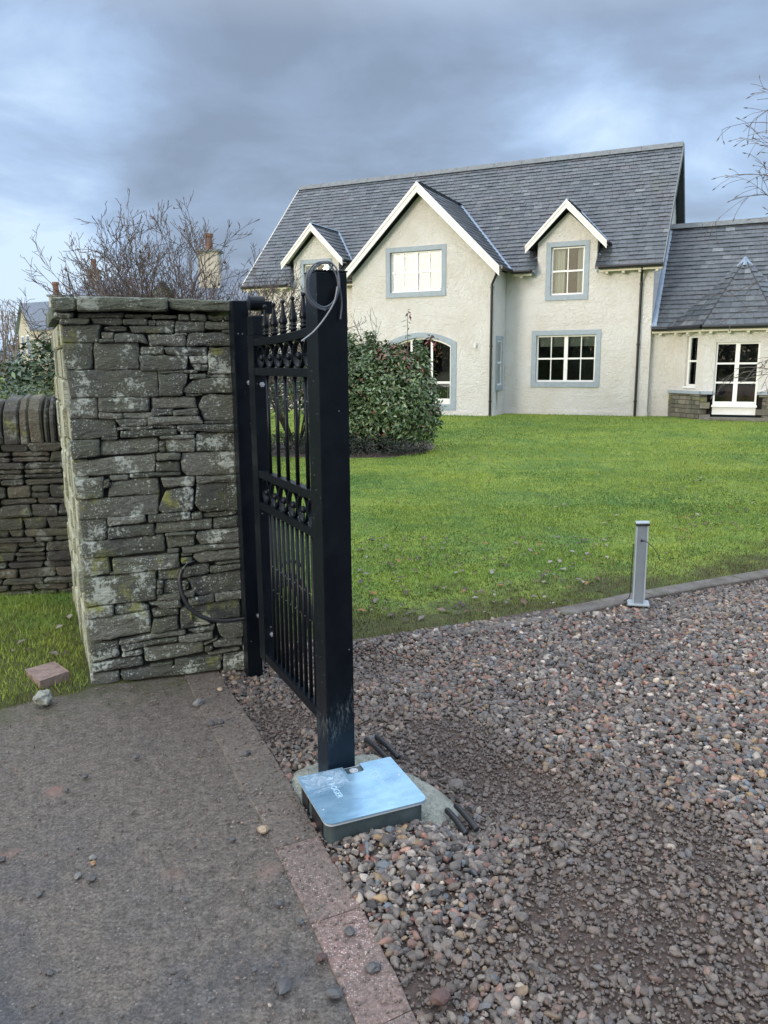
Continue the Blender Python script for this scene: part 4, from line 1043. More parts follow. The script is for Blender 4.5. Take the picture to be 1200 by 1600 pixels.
mb = sheet([(RL, 7.47, ROOF_Z0), (RR, 7.47, ROOF_Z0), (RR, 3.6, 7.714), (RL, 3.6, 7.714)]); mb.build('rear_slope', M_slate, roof)
# ridge
mb = MB(); x = RL-.01; 
while x < RR:
    l = min(.9, RR+.01-x); mb.prism([(3.44, 7.63), (3.6, 7.80), (3.76, 7.63), (3.6, 7.66)], 'x', x+.004, x+l-.004); x += l
mb.build('ridge_piece', M_ridge, roof)
# cross roof over the gable
kf = K2-.27
cr = [[(0, 0), (k_meet-kf, (6.34-4.05)*0+math.hypot(2.32, 2.29)), (0, math.hypot(2.32, 2.29))]]
Lc = math.hypot(2.32, 2.29)
# where the eave line of the cross roof ends against the main roof
ke = ROOF_K0+(4.05-ROOF_Z0)/RS
for sg in (1, -1):
    V_ = Vector((-sg*2.32, 0, 2.29)).normalized(); O_ = (GC+sg*2.32, kf, 4.05)
    slate_plane(O_, (0, 1, 0), V_, [[(0, 0), (ke-kf, 0), (k_meet-kf, Lc), (0, Lc)]])
    sheet([(GC+sg*2.32, kf, 4.046), (GC+sg*2.32, ke, 4.046), (GC, k_meet, 6.336), (GC, kf, 6.336)], .07).build('cross_slope', M_slate, roof)
def gable_dress(c, hw_, kf_, z0, z1, parent, wd=.20, nm='bargeboard'):
    for sg in (1, -1):
        d = Vector((-sg*hw_, 0, z1-z0)); l = d.length; d.normalize(); nrm = Vector((sg*d.z, 0, abs(d.x)))
        for dep, w_, off in ((0.0, wd, 0), (-.018, wd*.38, 0)):
            mb = MB(); a = Vector((c+sg*hw_, kf_+dep, z0+.012)); b = Vector((c, kf_+dep, z1+.012))
            dn = Vector((0, 0, -1))*(w_/max(abs(d.x), .1)); 
            vs = [a, b, b+dn, a+dn*.95]; vs += [v+Vector((0, .03 if dep == 0 else .017, 0)) for v in vs]
            mb.add(vs, [(0, 1, 2, 3), (4, 7, 6, 5), (0, 4, 5, 1), (3, 2, 6, 7), (0, 3, 7, 4)]); mb.build(nm, M_barge, parent)
        # soffit
        mb = MB(); a = Vector((c+sg*hw_, kf_+.03, z0-.08)); b = Vector((c, kf_+.03, z1-.08)); vs = [a, b, b+Vector((0, .24, 0)), a+Vector((0, .24, 0))]; vs += [v-Vector((0, 0, .02)) for v in vs]
        mb.add(vs, [(0, 1, 2, 3), (4, 7, 6, 5), (0, 4, 5, 1), (1, 5, 6, 2), (2, 6, 7, 3), (3, 7, 4, 0)]); mb.build('soffit', M_cream, parent)
gable_dress(GC, 2.34, kf-.03, 4.04, 6.35, roof, .19)
def strip3(name, p, q, w_, m, par, up=.03):
    p, q = Vector(p), Vector(q); d = (q-p).normalized(); s_ = d.cross(Vector((0, 0, 1))).normalized()*w_/2; u_ = Vector((0, 0, up))
    mb = MB(); mb.add([p-s_, p+s_, q+s_, q-s_, p-s_*.3+u_, p+s_*.3+u_, q+s_*.3+u_, q-s_*.3+u_], [(0, 1, 5, 4), (1, 2, 6, 5), (2, 3, 7, 6), (3, 0, 4, 7), (4, 5, 6, 7)]); return mb.build(name, m, par)
strip3('ridge_capping', (GC, kf, 6.36), (GC, k_meet, 6.36), .16, M_lead, roof)
for sg in (1, -1): strip3('valley_lead', (GC+sg*2.34, ke-.02, 4.065), (GC, k_meet, 6.37), .16, M_lead, roof, .02)
# dormers
for dc in (DC1, DC2):
    kf_ = -.27; hw_ = 1.06; z0, z1 = 4.66, dz1; Ld = math.hypot(hw_, z1-z0); ke_ = dk0
    dm = empty('dormer', parent=None) if 0 else None
    d_ = MB()
    for sg in (1, -1): d_.box(*(sorted((dc+sg*(DH1-.12), dc+sg*DH1))), .322, dk, 3.9, 4.72)
    dm = d_.build('dormer_cheek', M_harl, house)
    for sg in (1, -1):
        V_ = Vector((-sg*hw_, 0, z1-z0)).normalized()
        slate_plane((dc+sg*hw_, kf_, z0), (0, 1, 0), V_, [[(0, 0), (ke_-kf_, 0), (dk-kf_, Ld), (0, Ld)]])
        sheet([(dc+sg*hw_, kf_, z0-.004), (dc+sg*hw_, ke_, z0-.004), (dc, dk, z1-.004), (dc, kf_, z1-.004)], .06).build('dormer_slope', M_slate, dm)
        strip3('valley_lead', (dc+sg*hw_*.98, ke_, z0+.03), (dc, dk, z1+.03), .13, M_lead, dm, .02)
        mb = MB(); mb.add([(dc+sg*(DH1-.0), -.05, 3.88), (dc+sg*(DH1+.16), -.16, 4.04), (dc+sg*(DH1+.16), .0, 4.30), (dc+sg*(DH1-.0), .10, 4.42)], [(0, 1, 2, 3)]); mb.build('flashing', M_lead, dm)
        mb = MB(); mb.tube([(dc+sg*(hw_+.03), kf_, z0-.02), (dc+sg*(hw_+.03), ke_, z0-.02)], .035, 8); mb.build('dormer_gutter', M_black, dm)
    gable_dress(dc, hw_+.02, kf_-.03, z0-.01, z1+.01, dm, .15); strip3('ridge_capping', (dc, kf_, z1+.01), (dc, dk, z1+.01), .12, M_lead, dm)
# eaves: gutter, fascia, rafter ends
def eave(a, b, k, z, parent, n=None, T=None):
    T = T or (lambda u, kk, zz_: (u, kk, zz_))
    l = b-a; mb = MB(); mb.tube([T(a, k-.045, z-.045), T(b, k-.045, z-.045)], .055, 10); mb.build('gutter', M_black, parent)
    mb = MB()
    def bx(x0, x1, d0, d1, c0, c1): mb.add([T(x, d, c) for c in (c0, c1) for d in (d0, d1) for x in (x0, x1)], [(0, 2, 3, 1), (4, 5, 7, 6), (0, 1, 5, 4), (2, 6, 7, 3), (0, 4, 6, 2), (1, 3, 7, 5)])
    bx(a, b, k+.015, k+.035, z-.15, z-.03); bx(a, b, k+.035, k+.27, z-.10, z-.085); mb.build('fascia', M_cream, parent)
    x = a+.2; 
    while x < b-.1:
        mb = MB(); bx(x-.035, x+.035, k+.036, k+.262, z-.20, z-.101); mb.build('rafter_end', M_cream, parent); x += .42
for a, b in ((GC+2.42, DC1-DH1-.10), (DC1+DH1+.10, RR), (RL, DC2-DH1-.1), (DC2+DH1+.1, GC-2.42)): eave(a, b, ROOF_K0, ROOF_Z0, roof)
for sg in (1, -1):
    mb = MB(); x = GC+sg*2.37; mb.tube([(x, kf+.02, 4.02), (x, ke-.05, 4.02)], .05, 8); mb.build('gutter', M_black, roof)
# verge boards on the right end
for kk0, kk1, z0, z1 in ((ROOF_K0, 3.6, 4.03, 7.72), (7.47, 3.6, 4.03, 7.72)):
    mb = MB(); mb.add([(RR, kk0, z0+.02), (RR, kk1, z1+.02), (RR, kk1, z1-.22), (RR, kk0, z0-.2), (RR+.03, kk0, z0+.02), (RR+.03, kk1, z1+.02), (RR+.03, kk1, z1-.22), (RR+.03, kk0, z0-.2)], [(0, 1, 2, 3), (4, 7, 6, 5), (0, 4, 5, 1), (3, 2, 6, 7), (0, 3, 7, 4), (1, 5, 6, 2)]); mb.build('verge_board', M_ridge, roof)
    mb = MB(); mb.add([(RL-.03, kk0, z0+.02), (RL-.03, kk1, z1+.02), (RL-.03, kk1, z1-.22), (RL-.03, kk0, z0-.2), (RL, kk0, z0+.02), (RL, kk1, z1+.02), (RL, kk1, z1-.22), (RL, kk0, z0-.2)], [(0, 1, 2, 3), (4, 7, 6, 5), (0, 4, 5, 1), (3, 2, 6, 7), (0, 3, 7, 4), (1, 5, 6, 2)]); mb.build('verge_board', M_cream, roof)
# downpipes
def pipe(u, k, zt, zb_, top=(0, -.2)):
    mb = MB(); mb.tube([(u+top[0], k-.06+top[1], zt), (u+top[0], k-.06+top[1]*.9, zt-.12), (u, k-.07, zt-.38), (u, k-.07, zb_)], .034, 10)
    for z in (zt-.45, (zt+zb_)/2, zb_+.5): mb.lathe([(.046, -.02), (.046, .02)], (u, k-.07, z), 10)
    mb.build('downpipe', M_black, house)
pu = A(992, 648, 0)[0]; pipe(pu, 0, 3.98, .0, (.02, -.18)); pipe(A(768, 648, K2)[0]-.03, K2, 3.98, .0, (.16, -.14))
mb = MB(); mb.tube([(-2.58, K2-.05, 1.96), (-2.58, K2-.05, 2.08)], .035, 8); mb.box(-2.60, -2.56, K2-.05, K2, 1.99, 2.05); mb.build('wall_light', M_barge, house)
# quoin strip beside the lead abutment
# --- wing with canted bay
WK, WZ = .2, 2.42; WS = .968; WE = WK-.22; WRK = 3.0; WRZ = WZ+(WRK-WE)*WS
WU1 = 13.0; BC = 4.0; BZ = 4.05
bl, br = (2.47, WK), (5.53, WK); fl, fr_ = (3.24, -.58), (4.76, -.58)
def seg_T(p, q):
    d = Vector((q[0]-p[0], q[1]-p[1])); l = d.length; d.normalize(); n = Vector((-d.y, d.x))      # n points inwards for left-to-right runs
    return (lambda a, dd, z: (p[0]+d.x*a+n.x*dd, p[1]+d.y*a+n.y*dd, z)), l
wall_panel('wing_wall', rect(UR+.003, bl[0], -.1, WZ-.02), [], IDT(WK), .3, M_harl, house)
wall_panel('wing_wall', rect(br[0], WU1, -.1, WZ-.02), [rect(7, 8.6, 1.0, 2.1)], IDT(WK), .3, M_harl, house); window(IDT(WK), 7, 8.6, 1.0, 2.1)
T1_, l1 = seg_T(bl, fl); T2_, l2 = seg_T(fl, fr_); T3_, l3 = seg_T(fr_, br)
wall_panel('bay_wall', rect(0, l1, .80, WZ-.02), [rect(l1*.40, l1*.76, .92, 2.18)], T1_, .25, M_harl, house)
dz0, dzt = .46, 2.0; da0, da1 = .26, 1.26
wall_panel('bay_wall', [(0, .80), (da0, .80), (da0, dzt), (da1, dzt), (da1, .80), (l2, .80), (l2, WZ-.02), (0, WZ-.02)], [], T2_, .25, M_harl, house)
wall_panel('bay_wall', rect(0, l3, .80, WZ-.02), [rect(l3*.24, l3*.60, .92, 2.18)], T3_, .25, M_harl, house)
window(T1_, l1*.40, l1*.76, .92, 2.18, cols=1, mid=False, surround=False, inside='blind'); window(T3_, l3*.24, l3*.60, .92, 2.18, cols=1, mid=False, surround=False)
dw = window(T2_, da0, da1, dz0, dzt, cols=2, rows=3, surround=False, name='glazed_door', white_bot=.04)
mb = MB(); vs = [T2_(a, d, z) for z in (.22, .44) for d in (.05, .12) for a in (da0, da1)]; mb.add(vs, [(0, 2, 3, 1), (4, 5, 7, 6), (0, 1, 5, 4), (2, 6, 7, 3), (0, 4, 6, 2), (1, 3, 7, 5)]); mb.build('threshold', M_white, house)
mb = MB(); vs = [T2_(a, d, z) for z in (.5, .92) for d in (.7, .8) for a in (da0, da1)]; mb.add(vs, [(0, 2, 3, 1), (4, 5, 7, 6), (0, 1, 5, 4), (2, 6, 7, 3), (0, 4, 6, 2), (1, 3, 7, 5)]); mb.build('seat_back', M_reddish, dw)
# stone base of the bay, stones laid one by one, under a sill course
bay = MB()
for T_, l in ((T1_, l1), (T2_, l2), (T3_, l3)):
    z = -.05
    while z < .72:
        hh = min(random.uniform(.09, .16), .725-z); a = -.03
        while a < l+.02:
            w_ = min(random.uniform(.14, .34), l+.03-a)
            if not (T_ is T2_ and a+w_ > da0 and a < da1):
                j = random.uniform(0, .02); vs = [T_(x, d, zz_) for zz_ in (z+.006, z+hh-.006) for d in (-.08-j, .15) for x in (a+.005, a+w_-.005)]
                bay.add(vs, [(0, 2, 3, 1), (4, 5, 7, 6), (0, 1, 5, 4), (2, 6, 7, 3), (0, 4, 6, 2), (1, 3, 7, 5)], random.random())
            a += w_
        z += hh
M_bay = stone_mat('bay_stone', (.10, .095, .085), (.17, .155, .135), (.26, .235, .20), .1, .8)
bs = bay.build('stone_base', M_bay, house, kind='stuff')
mb = MB()
for T_, l, segs in ((T1_, l1, [(-.04, l1+.03)]), (T2_, l2, [(-.02, da0-.01), (da1+.01, l2+.02)]), (T3_, l3, [(-.03, l3+.04)])):
    for a, b in segs: 
        vs = [T_(x, d, zz_) for zz_ in (.728, .80) for d in (-.12, .2) for x in (a, b)]; mb.add(vs, [(0, 2, 3, 1), (4, 5, 7, 6), (0, 1, 5, 4), (2, 6, 7, 3), (0, 4, 6, 2), (1, 3, 7, 5)])
mb.build('sill_course', M_margin, house)
mb = MB()
for T_, l, segs in ((T1_, l1, [(-.02, l1+.02)]), (T2_, l2, [(0, da0), (da1, l2)])):
    for a, b in segs: mb.add([T_(x, d, zz_) for zz_ in (-.1, .728) for d in (.16, .2) for x in (a, b)], [(0, 2, 3, 1), (4, 5, 7, 6), (0, 1, 5, 4), (2, 6, 7, 3), (0, 4, 6, 2), (1, 3, 7, 5)])
mb.build('base_backing', M_mortar, house, kind='stuff')
mb = MB(); mb.box(3.30, 4.95, -1.05, -.67, .10, .17); mb.build('door_step', M_bay, house, bevel=.01)
mb = MB(); 
for i in range(6): mb.box(3.34+i*.265, 3.34+i*.265+.25, -1.0, -.68, -.05, .098, random.random())
mb.build('step_stone', M_bay, house)
# wing roof
wsl = math.hypot(1, WS); VW = (0, 1/wsl, WS/wsl); wl = (WRK-WE)*wsl
bk = WE+(BZ-WZ)/WS; bv = (bk-WE)*wsl; bu0, bu1 = bl[0]-.16, br[0]+.16
slate_plane((0, WE, WZ), (1, 0, 0), VW, [[(UR+.02, 0), (WU1, 0), (WU1, wl), (UR+.02, wl)], [(bu0, -.01), (bu1, -.01), (BC, bv)]], wid=.24)
wroof_b = MB()
wr = sheet([(UR+.01, WE, WZ-.004), (WU1, WE, WZ-.004), (WU1, WRK, WRZ-.004), (UR+.01, WRK, WRZ-.004)], .06).build('wing_roof', M_slate, house)
sheet([(UR+.01, WRK+2.8, WZ), (WU1, WRK+2.8, WZ), (WU1, WRK, WRZ-.006), (UR+.01, WRK, WRZ-.006)], .06).build('rear_slope', M_slate, wr)
mb = MB(); x = UR+.02
while x < WU1: mb.prism([(WRK-.15, WRZ-.06), (WRK, WRZ+.09), (WRK+.15, WRZ-.06)], 'x', x+.004, min(x+.9, WU1)-.004); x += .9
mb.build('ridge_piece', M_ridge, wr)
# hipped bay roof: left, front, right facets up to the peak, which runs back as a ridge
o_ = .20; eL = (bu0, WE); eFL = (fl[0]-.08, fl[1]-.22); eFR = (fr_[0]+.08, fr_[1]-.22); eR = (bu1, WE)
pk = (BC, .42); 
def facet(p, q, apex, apex2=None):
    P, Q, R2 = Vector((p[0], p[1], WZ)), Vector((q[0], q[1], WZ)), Vector((apex[0], apex[1], BZ)); U = (Q-P).normalized(); l = (Q-P).length
    n = U.cross(R2-P).normalized(); V_ = n.cross(U).normalized(); V_ = V_ if V_.z > 0 else -V_
    loc = lambda X: ((X-P).dot(U), (X-P).dot(V_)); ring = [loc(P), loc(Q), loc(R2)]
    pts = [P, Q, R2]
    if apex2 is not None:
        R3 = Vector((apex2[0], apex2[1], BZ)); ring = [loc(P), loc(Q), loc(R2), loc(R3)] if loc(R2)[0] > loc(R3)[0] else [loc(P), loc(Q), loc(R3), loc(R2)]; pts = [P, Q, R2, R3]
    slate_plane(P, U, V_, [ring], wid=.22); return sheet([(p_.x, p_.y, p_.z-.004) for p_ in pts], .05)
facet(eL, eFL, pk).build('hip_facet', M_slate, wr); facet(eFL, eFR, pk).build('hip_facet', M_slate, wr); facet(eFR, eR, pk).build('hip_facet', M_slate, wr)
# saddle from the peak back to the wing slope
for sg, e_ in ((-1, eL), (1, eR)):
    P = [Vector((e_[0], e_[1], WZ)), Vector((pk[0], pk[1], BZ)), Vector((BC, bk, BZ))]
    sheet([tuple(p) for p in P], .05).build('hip_facet', M_slate, wr)
    U = (P[1]-P[0]); 
for e_ in (eFL, eFR, eL, eR): strip3('hip_joint', (e_[0], e_[1], WZ+.022), (pk[0], pk[1], BZ+.022) if e_ in (eFL, eFR) else (BC, bk-.0, BZ+.022), .035, M_black, wr, .006)
mb = MB(); mb.lathe([(.20, -.16), (.10, -.05), (.02, .06)], (pk[0], pk[1]+.02, BZ+.02), 4); mb.build('lead_cap', M_lead, wr)
strip3('ridge_capping', (BC, pk[1], BZ+.01), (BC, bk, BZ+.01), .12, M_lead, wr)
eave(UR+.03, bu0+.02, WE, WZ, wr); eave(bu1, WU1, WE, WZ, wr)
for p, q in ((eL, eFL), (eFL, eFR), (eFR, eR)):
    T_, l = seg_T(p, q); eave(0, l, 0, WZ, wr, T=T_)
strip3('abutment_lead', (UR+.05, WE, WZ+.03), (UR+.05, WRK, WRZ+.02), .16, M_lead, wr, .03)
mb = MB(); mb.box(WU1-.3, WU1, WK+.3, WRK+2.5, -.1, WZ); mb.build('wing_end_wall', M_harl, house)
# the 300 slates that show largest are single parts, the rest one mass
rz = math.pi/2-HA; cR, sR = math.cos(rz), math.sin(rz)
def wpos(c): return Vector((HO[0]+cR*c.x-sR*c.y, HO[1]+sR*c.x+cR*c.y, c.z))
def score(sl_):
    c = sum(sl_[0][:4], Vector())/4; x, y = proj(wpos(c)); n = (sl_[0][1]-sl_[0][0]).cross(sl_[0][3]-sl_[0][0])
    if not (0 < x < 1195 and 0 < y < 1600): return 0
    pts = [proj(wpos(q)) for q in sl_[0][:4]]
    return abs(sum(pts[i][0]*pts[(i+1) % 4][1]-pts[(i+1) % 4][0]*pts[i][1] for i in range(4)))/2
sc2 = np.array([score(s_) for s_ in slates]); order = np.argsort(-sc2); single = set(order[:300].tolist())
SF = [(0, 1, 2, 3), (4, 7, 6, 5), (0, 4, 5, 1), (1, 5, 6, 2), (3, 7, 4, 0)]
mass = MB()
for i, (c, tb) in enumerate(slates):
    if i in single: mb = MB(); mb.add(c, SF, tb); mb.build('slate', M_slate, roof if c[0].x < UR+.01 else wr)
    else: mass.add(c, SF, tb)
mass.build('slates', M_slate, roof, kind='stuff')
print('slates', len(slates))
# ------------------------------------------------------------------ far buildings
def at(x, y, Y):
    r = ray(x, y); return Vector(EYEP+(Y/r[1])*r)
def far_house(FL, FR, dep, zr, label, wins=(), gable_win=False):
    """FL, FR: front eave corners in the world; dep: vector to the back"""
    root = empty('far_house', (FL.x, FL.y, 0), 0, label=label, cat='house'); o = Vector((FL.x, FL.y, 0))
    FL, FR = FL-o, FR-o; FR.z = FL.z; BL, BR = FL+dep, FR+dep; g = lambda p, z=-1.0: Vector((p.x, p.y, z))
    ov = (FR-FL).normalized(); dn = dep.normalized()
    mb = MB(); ml, mr_ = (FL+BL)/2, (FR+BR)/2; ml.z = mr_.z = zr
    mb.add([g(FL), g(FR), FR, FL], [(0, 1, 2, 3)]); mb.add([g(FL), FL, ml, BL, g(BL)], [(0, 1, 2, 3, 4)]); mb.add([g(FR), FR, mr_, BR, g(BR)], [(0, 1, 2, 3, 4)]); mb.add([g(BL), g(BR), BR, BL], [(0, 1, 2, 3)])
    mb.build('wall', M_farwall, root)
    up = Vector((0, 0, .12)); sl1 = (ml-FL); 
    e1, e2 = FL-sl1*.08-ov*.35+up, FR-sl1*.08+ov*.35+up; r1, r2 = ml-ov*.35+up, mr_+ov*.35+up; sl2 = (ml-BL); b1, b2 = BL-sl2*.08-ov*.35+up, BR-sl2*.08+ov*.35+up
    mb = MB(); t_ = Vector((0, 0, -.12))
    mb.add([e1, e2, r2, r1, e1+t_, e2+t_, r2+t_, r1+t_], [(0, 1, 2, 3), (7, 6, 5, 4), (0, 4, 5, 1), (1, 5, 6, 2), (3, 7, 4, 0)]); mb.add([b1, b2, r2, r1, b1+t_, b2+t_, r2+t_, r1+t_], [(3, 2, 1, 0), (4, 5, 6, 7), (0, 4, 5, 1), (1, 5, 6, 2), (3, 7, 4, 0)])
    roof_ = mb.build('roof', M_farslate, root)
    for f0, f1, z0, z1 in wins:
        a, b = FL.lerp(FR, f0), FL.lerp(FR, f1); q = dn*-.05
        mb = MB(); mb.add([g(a, z0)+q, g(b, z0)+q, g(b, z1)+q, g(a, z1)+q, g(a, z0), g(b, z0), g(b, z1), g(a, z1)], [(0, 1, 2, 3), (0, 4, 5, 1), (3, 2, 6, 7), (0, 3, 7, 4), (1, 5, 6, 2)]); wn_ = mb.build('window', M_white, root)
        i_ = (b-a)*.1; q = dn*-.07; mb = MB(); mb.add([g(a+i_, z0+.12)+q, g(b-i_, z0+.12)+q, g(b-i_, z1-.12)+q, g(a+i_, z1-.12)+q], [(0, 1, 2, 3)]); mb.build('pane', mat('far_glass', (.05, .06, .07), .1), wn_)
    if gable_win:
        for f0, f1, z0, z1 in gable_win:
            a, b = FL.lerp(BL, f0), FL.lerp(BL, f1); q = ov*-.05
            mb = MB(); mb.add([g(a, z0)+q, g(b, z0)+q, g(b, z1)+q, g(a, z1)+q], [(0, 1, 2, 3)]); wn_ = mb.build('window', M_white, root)
            i_ = (b-a)*.12; q = ov*-.07; mb = MB(); mb.add([g(a+i_, z0+.1)+q, g(b-i_, z0+.1)+q, g(b-i_, z1-.1)+q, g(a+i_, z1-.1)+q], [(0, 1, 2, 3)]); mb.build('pane', mat('far_glass', (.10, .12, .14), .1), wn_)
    return root, roof_, o
def chimney(root, o, base, w_, d_, z0, z1, pots=1, nm='chimney'):
    b = base-o; mb = MB(); mb.box(b.x-w_/2, b.x+w_/2, b.y-d_/2, b.y+d_/2, z0, z1); ch = mb.build(nm, M_farwall, root)
    mb = MB(); mb.box(b.x-w_/2-.1, b.x+w_/2+.1, b.y-d_/2-.1, b.y+d_/2+.1, z1, z1+.12); mb.build('chimney_cap', M_ridge, ch)
    for i in range(pots):
        mb = MB(); mb.lathe([(.20, 0), (.24, .05), (.19, .15), (.17, .60), (.22, .64), (.22, .80), (.17, .82)], (b.x+(i-(pots-1)/2)*.5, b.y, z1+.12), 12); mb.build('chimney_pot', M_terra, ch)
FLp = at(51, 514, 52); FRp = at(150, 513, 49); BLp = at(29, 520, 57.5); dp = BLp-FLp; dp.z = 0
r_, rf_, o_h = far_house(FLp, FRp, dp, at(35, 476, 54.5).z, 'distant white gabled house with slate roof above the low drystone wall', wins=[(.25, .34, 2.2, 3.4)], gable_win=[(.22, .45, 2.2, 3.6), (.6, .8, 2.2, 3.6)])
chimney(rf_, o_h, at(89, 470, 52.5), .75, .7, at(89, 480, 52.5).z, at(89, 464, 52.5).z, 1)
FLp = at(292, 470, 40); FRp = at(470, 470, 40.5)
r_, rf_, o_h = far_house(FLp, FRp, Vector((.6, 6.5, 0)), at(380, 423, 43).z, 'slate roofed cottage with tall cream chimney behind the large bare tree', wins=[(.3, .4, 2.0, 3.4)])
chimney(rf_, o_h, at(329, 430, 41.6), 1.05, .8, at(329, 436, 41.6).z-1.2, at(329, 395, 41.6).z, 1)
FLp = at(118, 462, 62); FRp = at(225, 462, 62)
r_, rf_, o_h = far_house(FLp, FRp, Vector((.3, 8, 0)), at(170, 440, 66).z, 'most distant cottage roof, small chimney seen just above the pier top', wins=[])
chimney(rf_, o_h, at(149, 445, 66), .8, .7, at(149, 452, 66).z-1, at(149, 424, 66).z, 1)

# ------------------------------------------------------------------ bare trees
def limb(mb, p, d, L_, r, depth, up=.25, twist=.35, minr=.003, rate=5.0, ratio=.62, segs=6, droop=0, tips=None, nmax=4):
    p = Vector(p); d = Vector(d).normalized(); pts = [p.copy()]; rad = [r]; n = segs; dirs = []
    for i in range(n):
        d = (d+Vector((random.gauss(0, 1), random.gauss(0, 1), random.gauss(0, .7)))*twist*.32+Vector((0, 0, up*.32-droop*(i/n)))).normalized()
        p = p+d*L_/n; pts.append(p.copy()); rad.append(max(r*(1-.72*(i+1)/n), minr)); dirs.append(d.copy())
    mb.tube(pts, rad, 7 if r > .02 else (4 if r > .006 else 3), cap=False)
    if depth == 0:
        if tips is not None: tips.append((pts[-1].copy(), dirs[-1].copy()))
        return
    k = max(2, int(rate*L_+.5)); k = min(k, nmax+depth)
    for j in range(k):
        t = random.uniform(.22, .98); i = min(int(t*n), n-1); q = pts[i].lerp(pts[i+1], t*n-i); dd = dirs[i]
        a = dd.orthogonal().normalized(); a.rotate(Matrix.Rotation(random.uniform(0, 6.28), 3, dd)); ang = math.radians(random.uniform(24, 52))
        nd = dd*math.cos(ang)+a*math.sin(ang)
        limb(mb, q, nd, L_*ratio*random.uniform(.65, 1.15)*(1.15-.5*t), max(rad[i]*.62, minr), depth-1, up, twist, minr, rate*1.3, ratio, max(4, segs-1), droop, tips, nmax)
random.seed(12)
tr = empty('bare_tree', (-3.35, 12.6, 0), label='large leafless many stemmed tree behind the stone pier', cat='tree')
trunk = MB(); crown = MB(); tips = []
trunk.tube([(0, 0, -.2), (0, 0, .15), (.02, 0, .5)], [.16, .13, .11], 10)
for i in range(46):
    f = (i+.5)/46; ax = -1+2*f+random.uniform(-.08, .08); dd = Vector((ax*(1.32 if ax < 0 else 1.10), random.uniform(-.35, .35), 1.12-.42*abs(ax)))
    L_ = (3.45-.35*abs(ax))*random.uniform(.72, 1.03)
    limb(crown, (ax*.08, random.uniform(-.05, .05), .35), dd, L_, .020, 3, up=.15, twist=.50, minr=.0038, rate=4.2, ratio=.45, segs=10, tips=tips, nmax=9)
trunk.smooth = True
trunk.build('trunk', M_bark, tr); crown.build('crown', M_twig, tr); print('tree faces', len(crown.f))
mb = MB()
for p, d in random.sample(tips, min(60, len(tips))): mb.ball(p, random.uniform(.012, .03), 5, 1, .6, 1.3)
mb.build('dead_leaf_cluster', M_twig, tr, kind='stuff')
# birch at the right edge of the view, its twigs reaching in
random.seed(5)
bx0 = at(1285, 640, 11.0); tr2 = empty('birch_tree', (bx0.x, 11.0, 0.02), label='slender leafless birch at the right edge with drooping budded twigs', cat='tree')
mb = MB(); mb.tube([(0, 0, -.2), (.02, .02, 1.2), (-.06, 0, 2.6), (.0, .05, 4.2), (-.05, 0, 6.2)], [.09, .075, .06, .04, .012], 10); mb.smooth = True; mb.build('trunk', M_bark, tr2)
mb = MB(); tips = []
for z, l, el in ((2.1, 1.25, .25), (1.75, 1.3, .1), (1.2, 1.2, .3), (2.5, 1.3, .5), (1.5, 1.0, .2), (3.0, 1.3, .75), (3.3, 1.35, .9), (3.6, 1.45, .7), (3.9, 1.3, .9), (4.2, 1.35, .8), (4.5, 1.3, .8), (4.7, 1.25, .7), (4.0, 1.2, 1.2), (3.4, 1.5, .6)):
    for s_ in (-1, .6) if z < 3 else (-1,):
        limb(mb, (-.03, 0, z), Vector((s_, random.uniform(-.45, .45), el)), l, .012, 2, up=.02, twist=.30, minr=.0032, rate=3.0, ratio=.55, segs=7, droop=.17, tips=tips, nmax=3)
mb.build('crown', M_twig2, tr2)
mb = MB()
for p, d in tips:
    mb.tube([p-d*.02, p+d*.012, p+d*.05], [.002, .009, .002], 5)
mb.build('buds', M_twig2, tr2, kind='stuff')
# the tree mirrored in the upper gable window stands behind the camera
wp = hw(GC, K2, 4.0); az_in = math.atan2(wp[0], wp[1]); az_out = 2*HA-az_in
tb = tr.copy(); C.objects.link(tb); tb.location = (wp[0]+33*math.sin(az_out)+1.2, wp[1]+33*math.cos(az_out), 0); tb.scale = (1.45,)*3; tb['label'] = 'bare tree behind the viewer, seen only mirrored in the gable window'
for ch in list(tr.children):
    c = ch.copy(); C.objects.link(c); c.parent = tb
# far leafless trees and conifers on the left skyline
def far_tree(x, Y, h, spread, label, seed):
    random.seed(seed); p = at(x, 560, Y); t_ = empty('far_tree', (p.x, Y, 0), label=label, cat='tree', group='far leafless trees on the left skyline')
    mb = MB(); mb.tube([(0, 0, -1), (0, 0, h*.5)], [.16, .10], 6, cap=False); mb.build('trunk', M_bark, t_); mb = MB()
    for i in range(9): limb(mb, (0, 0, h*random.uniform(.15, .55)), Vector((random.uniform(-1, 1)*spread, random.uniform(-.4, .4), 1)), h*.48, .07, 3, up=.3, twist=.3, minr=.018, rate=.55, ratio=.55, segs=5, nmax=4)
    mb.build('crown', mat('far_twig', (.20, .16, .16), .8), t_)
far_tree(8, 70, 7.2, .6, 'faint leafless tree at the left edge of the photograph', 1); far_tree(24, 62, 6.3, .35, 'narrow leafless tree just left of the distant white house', 2)

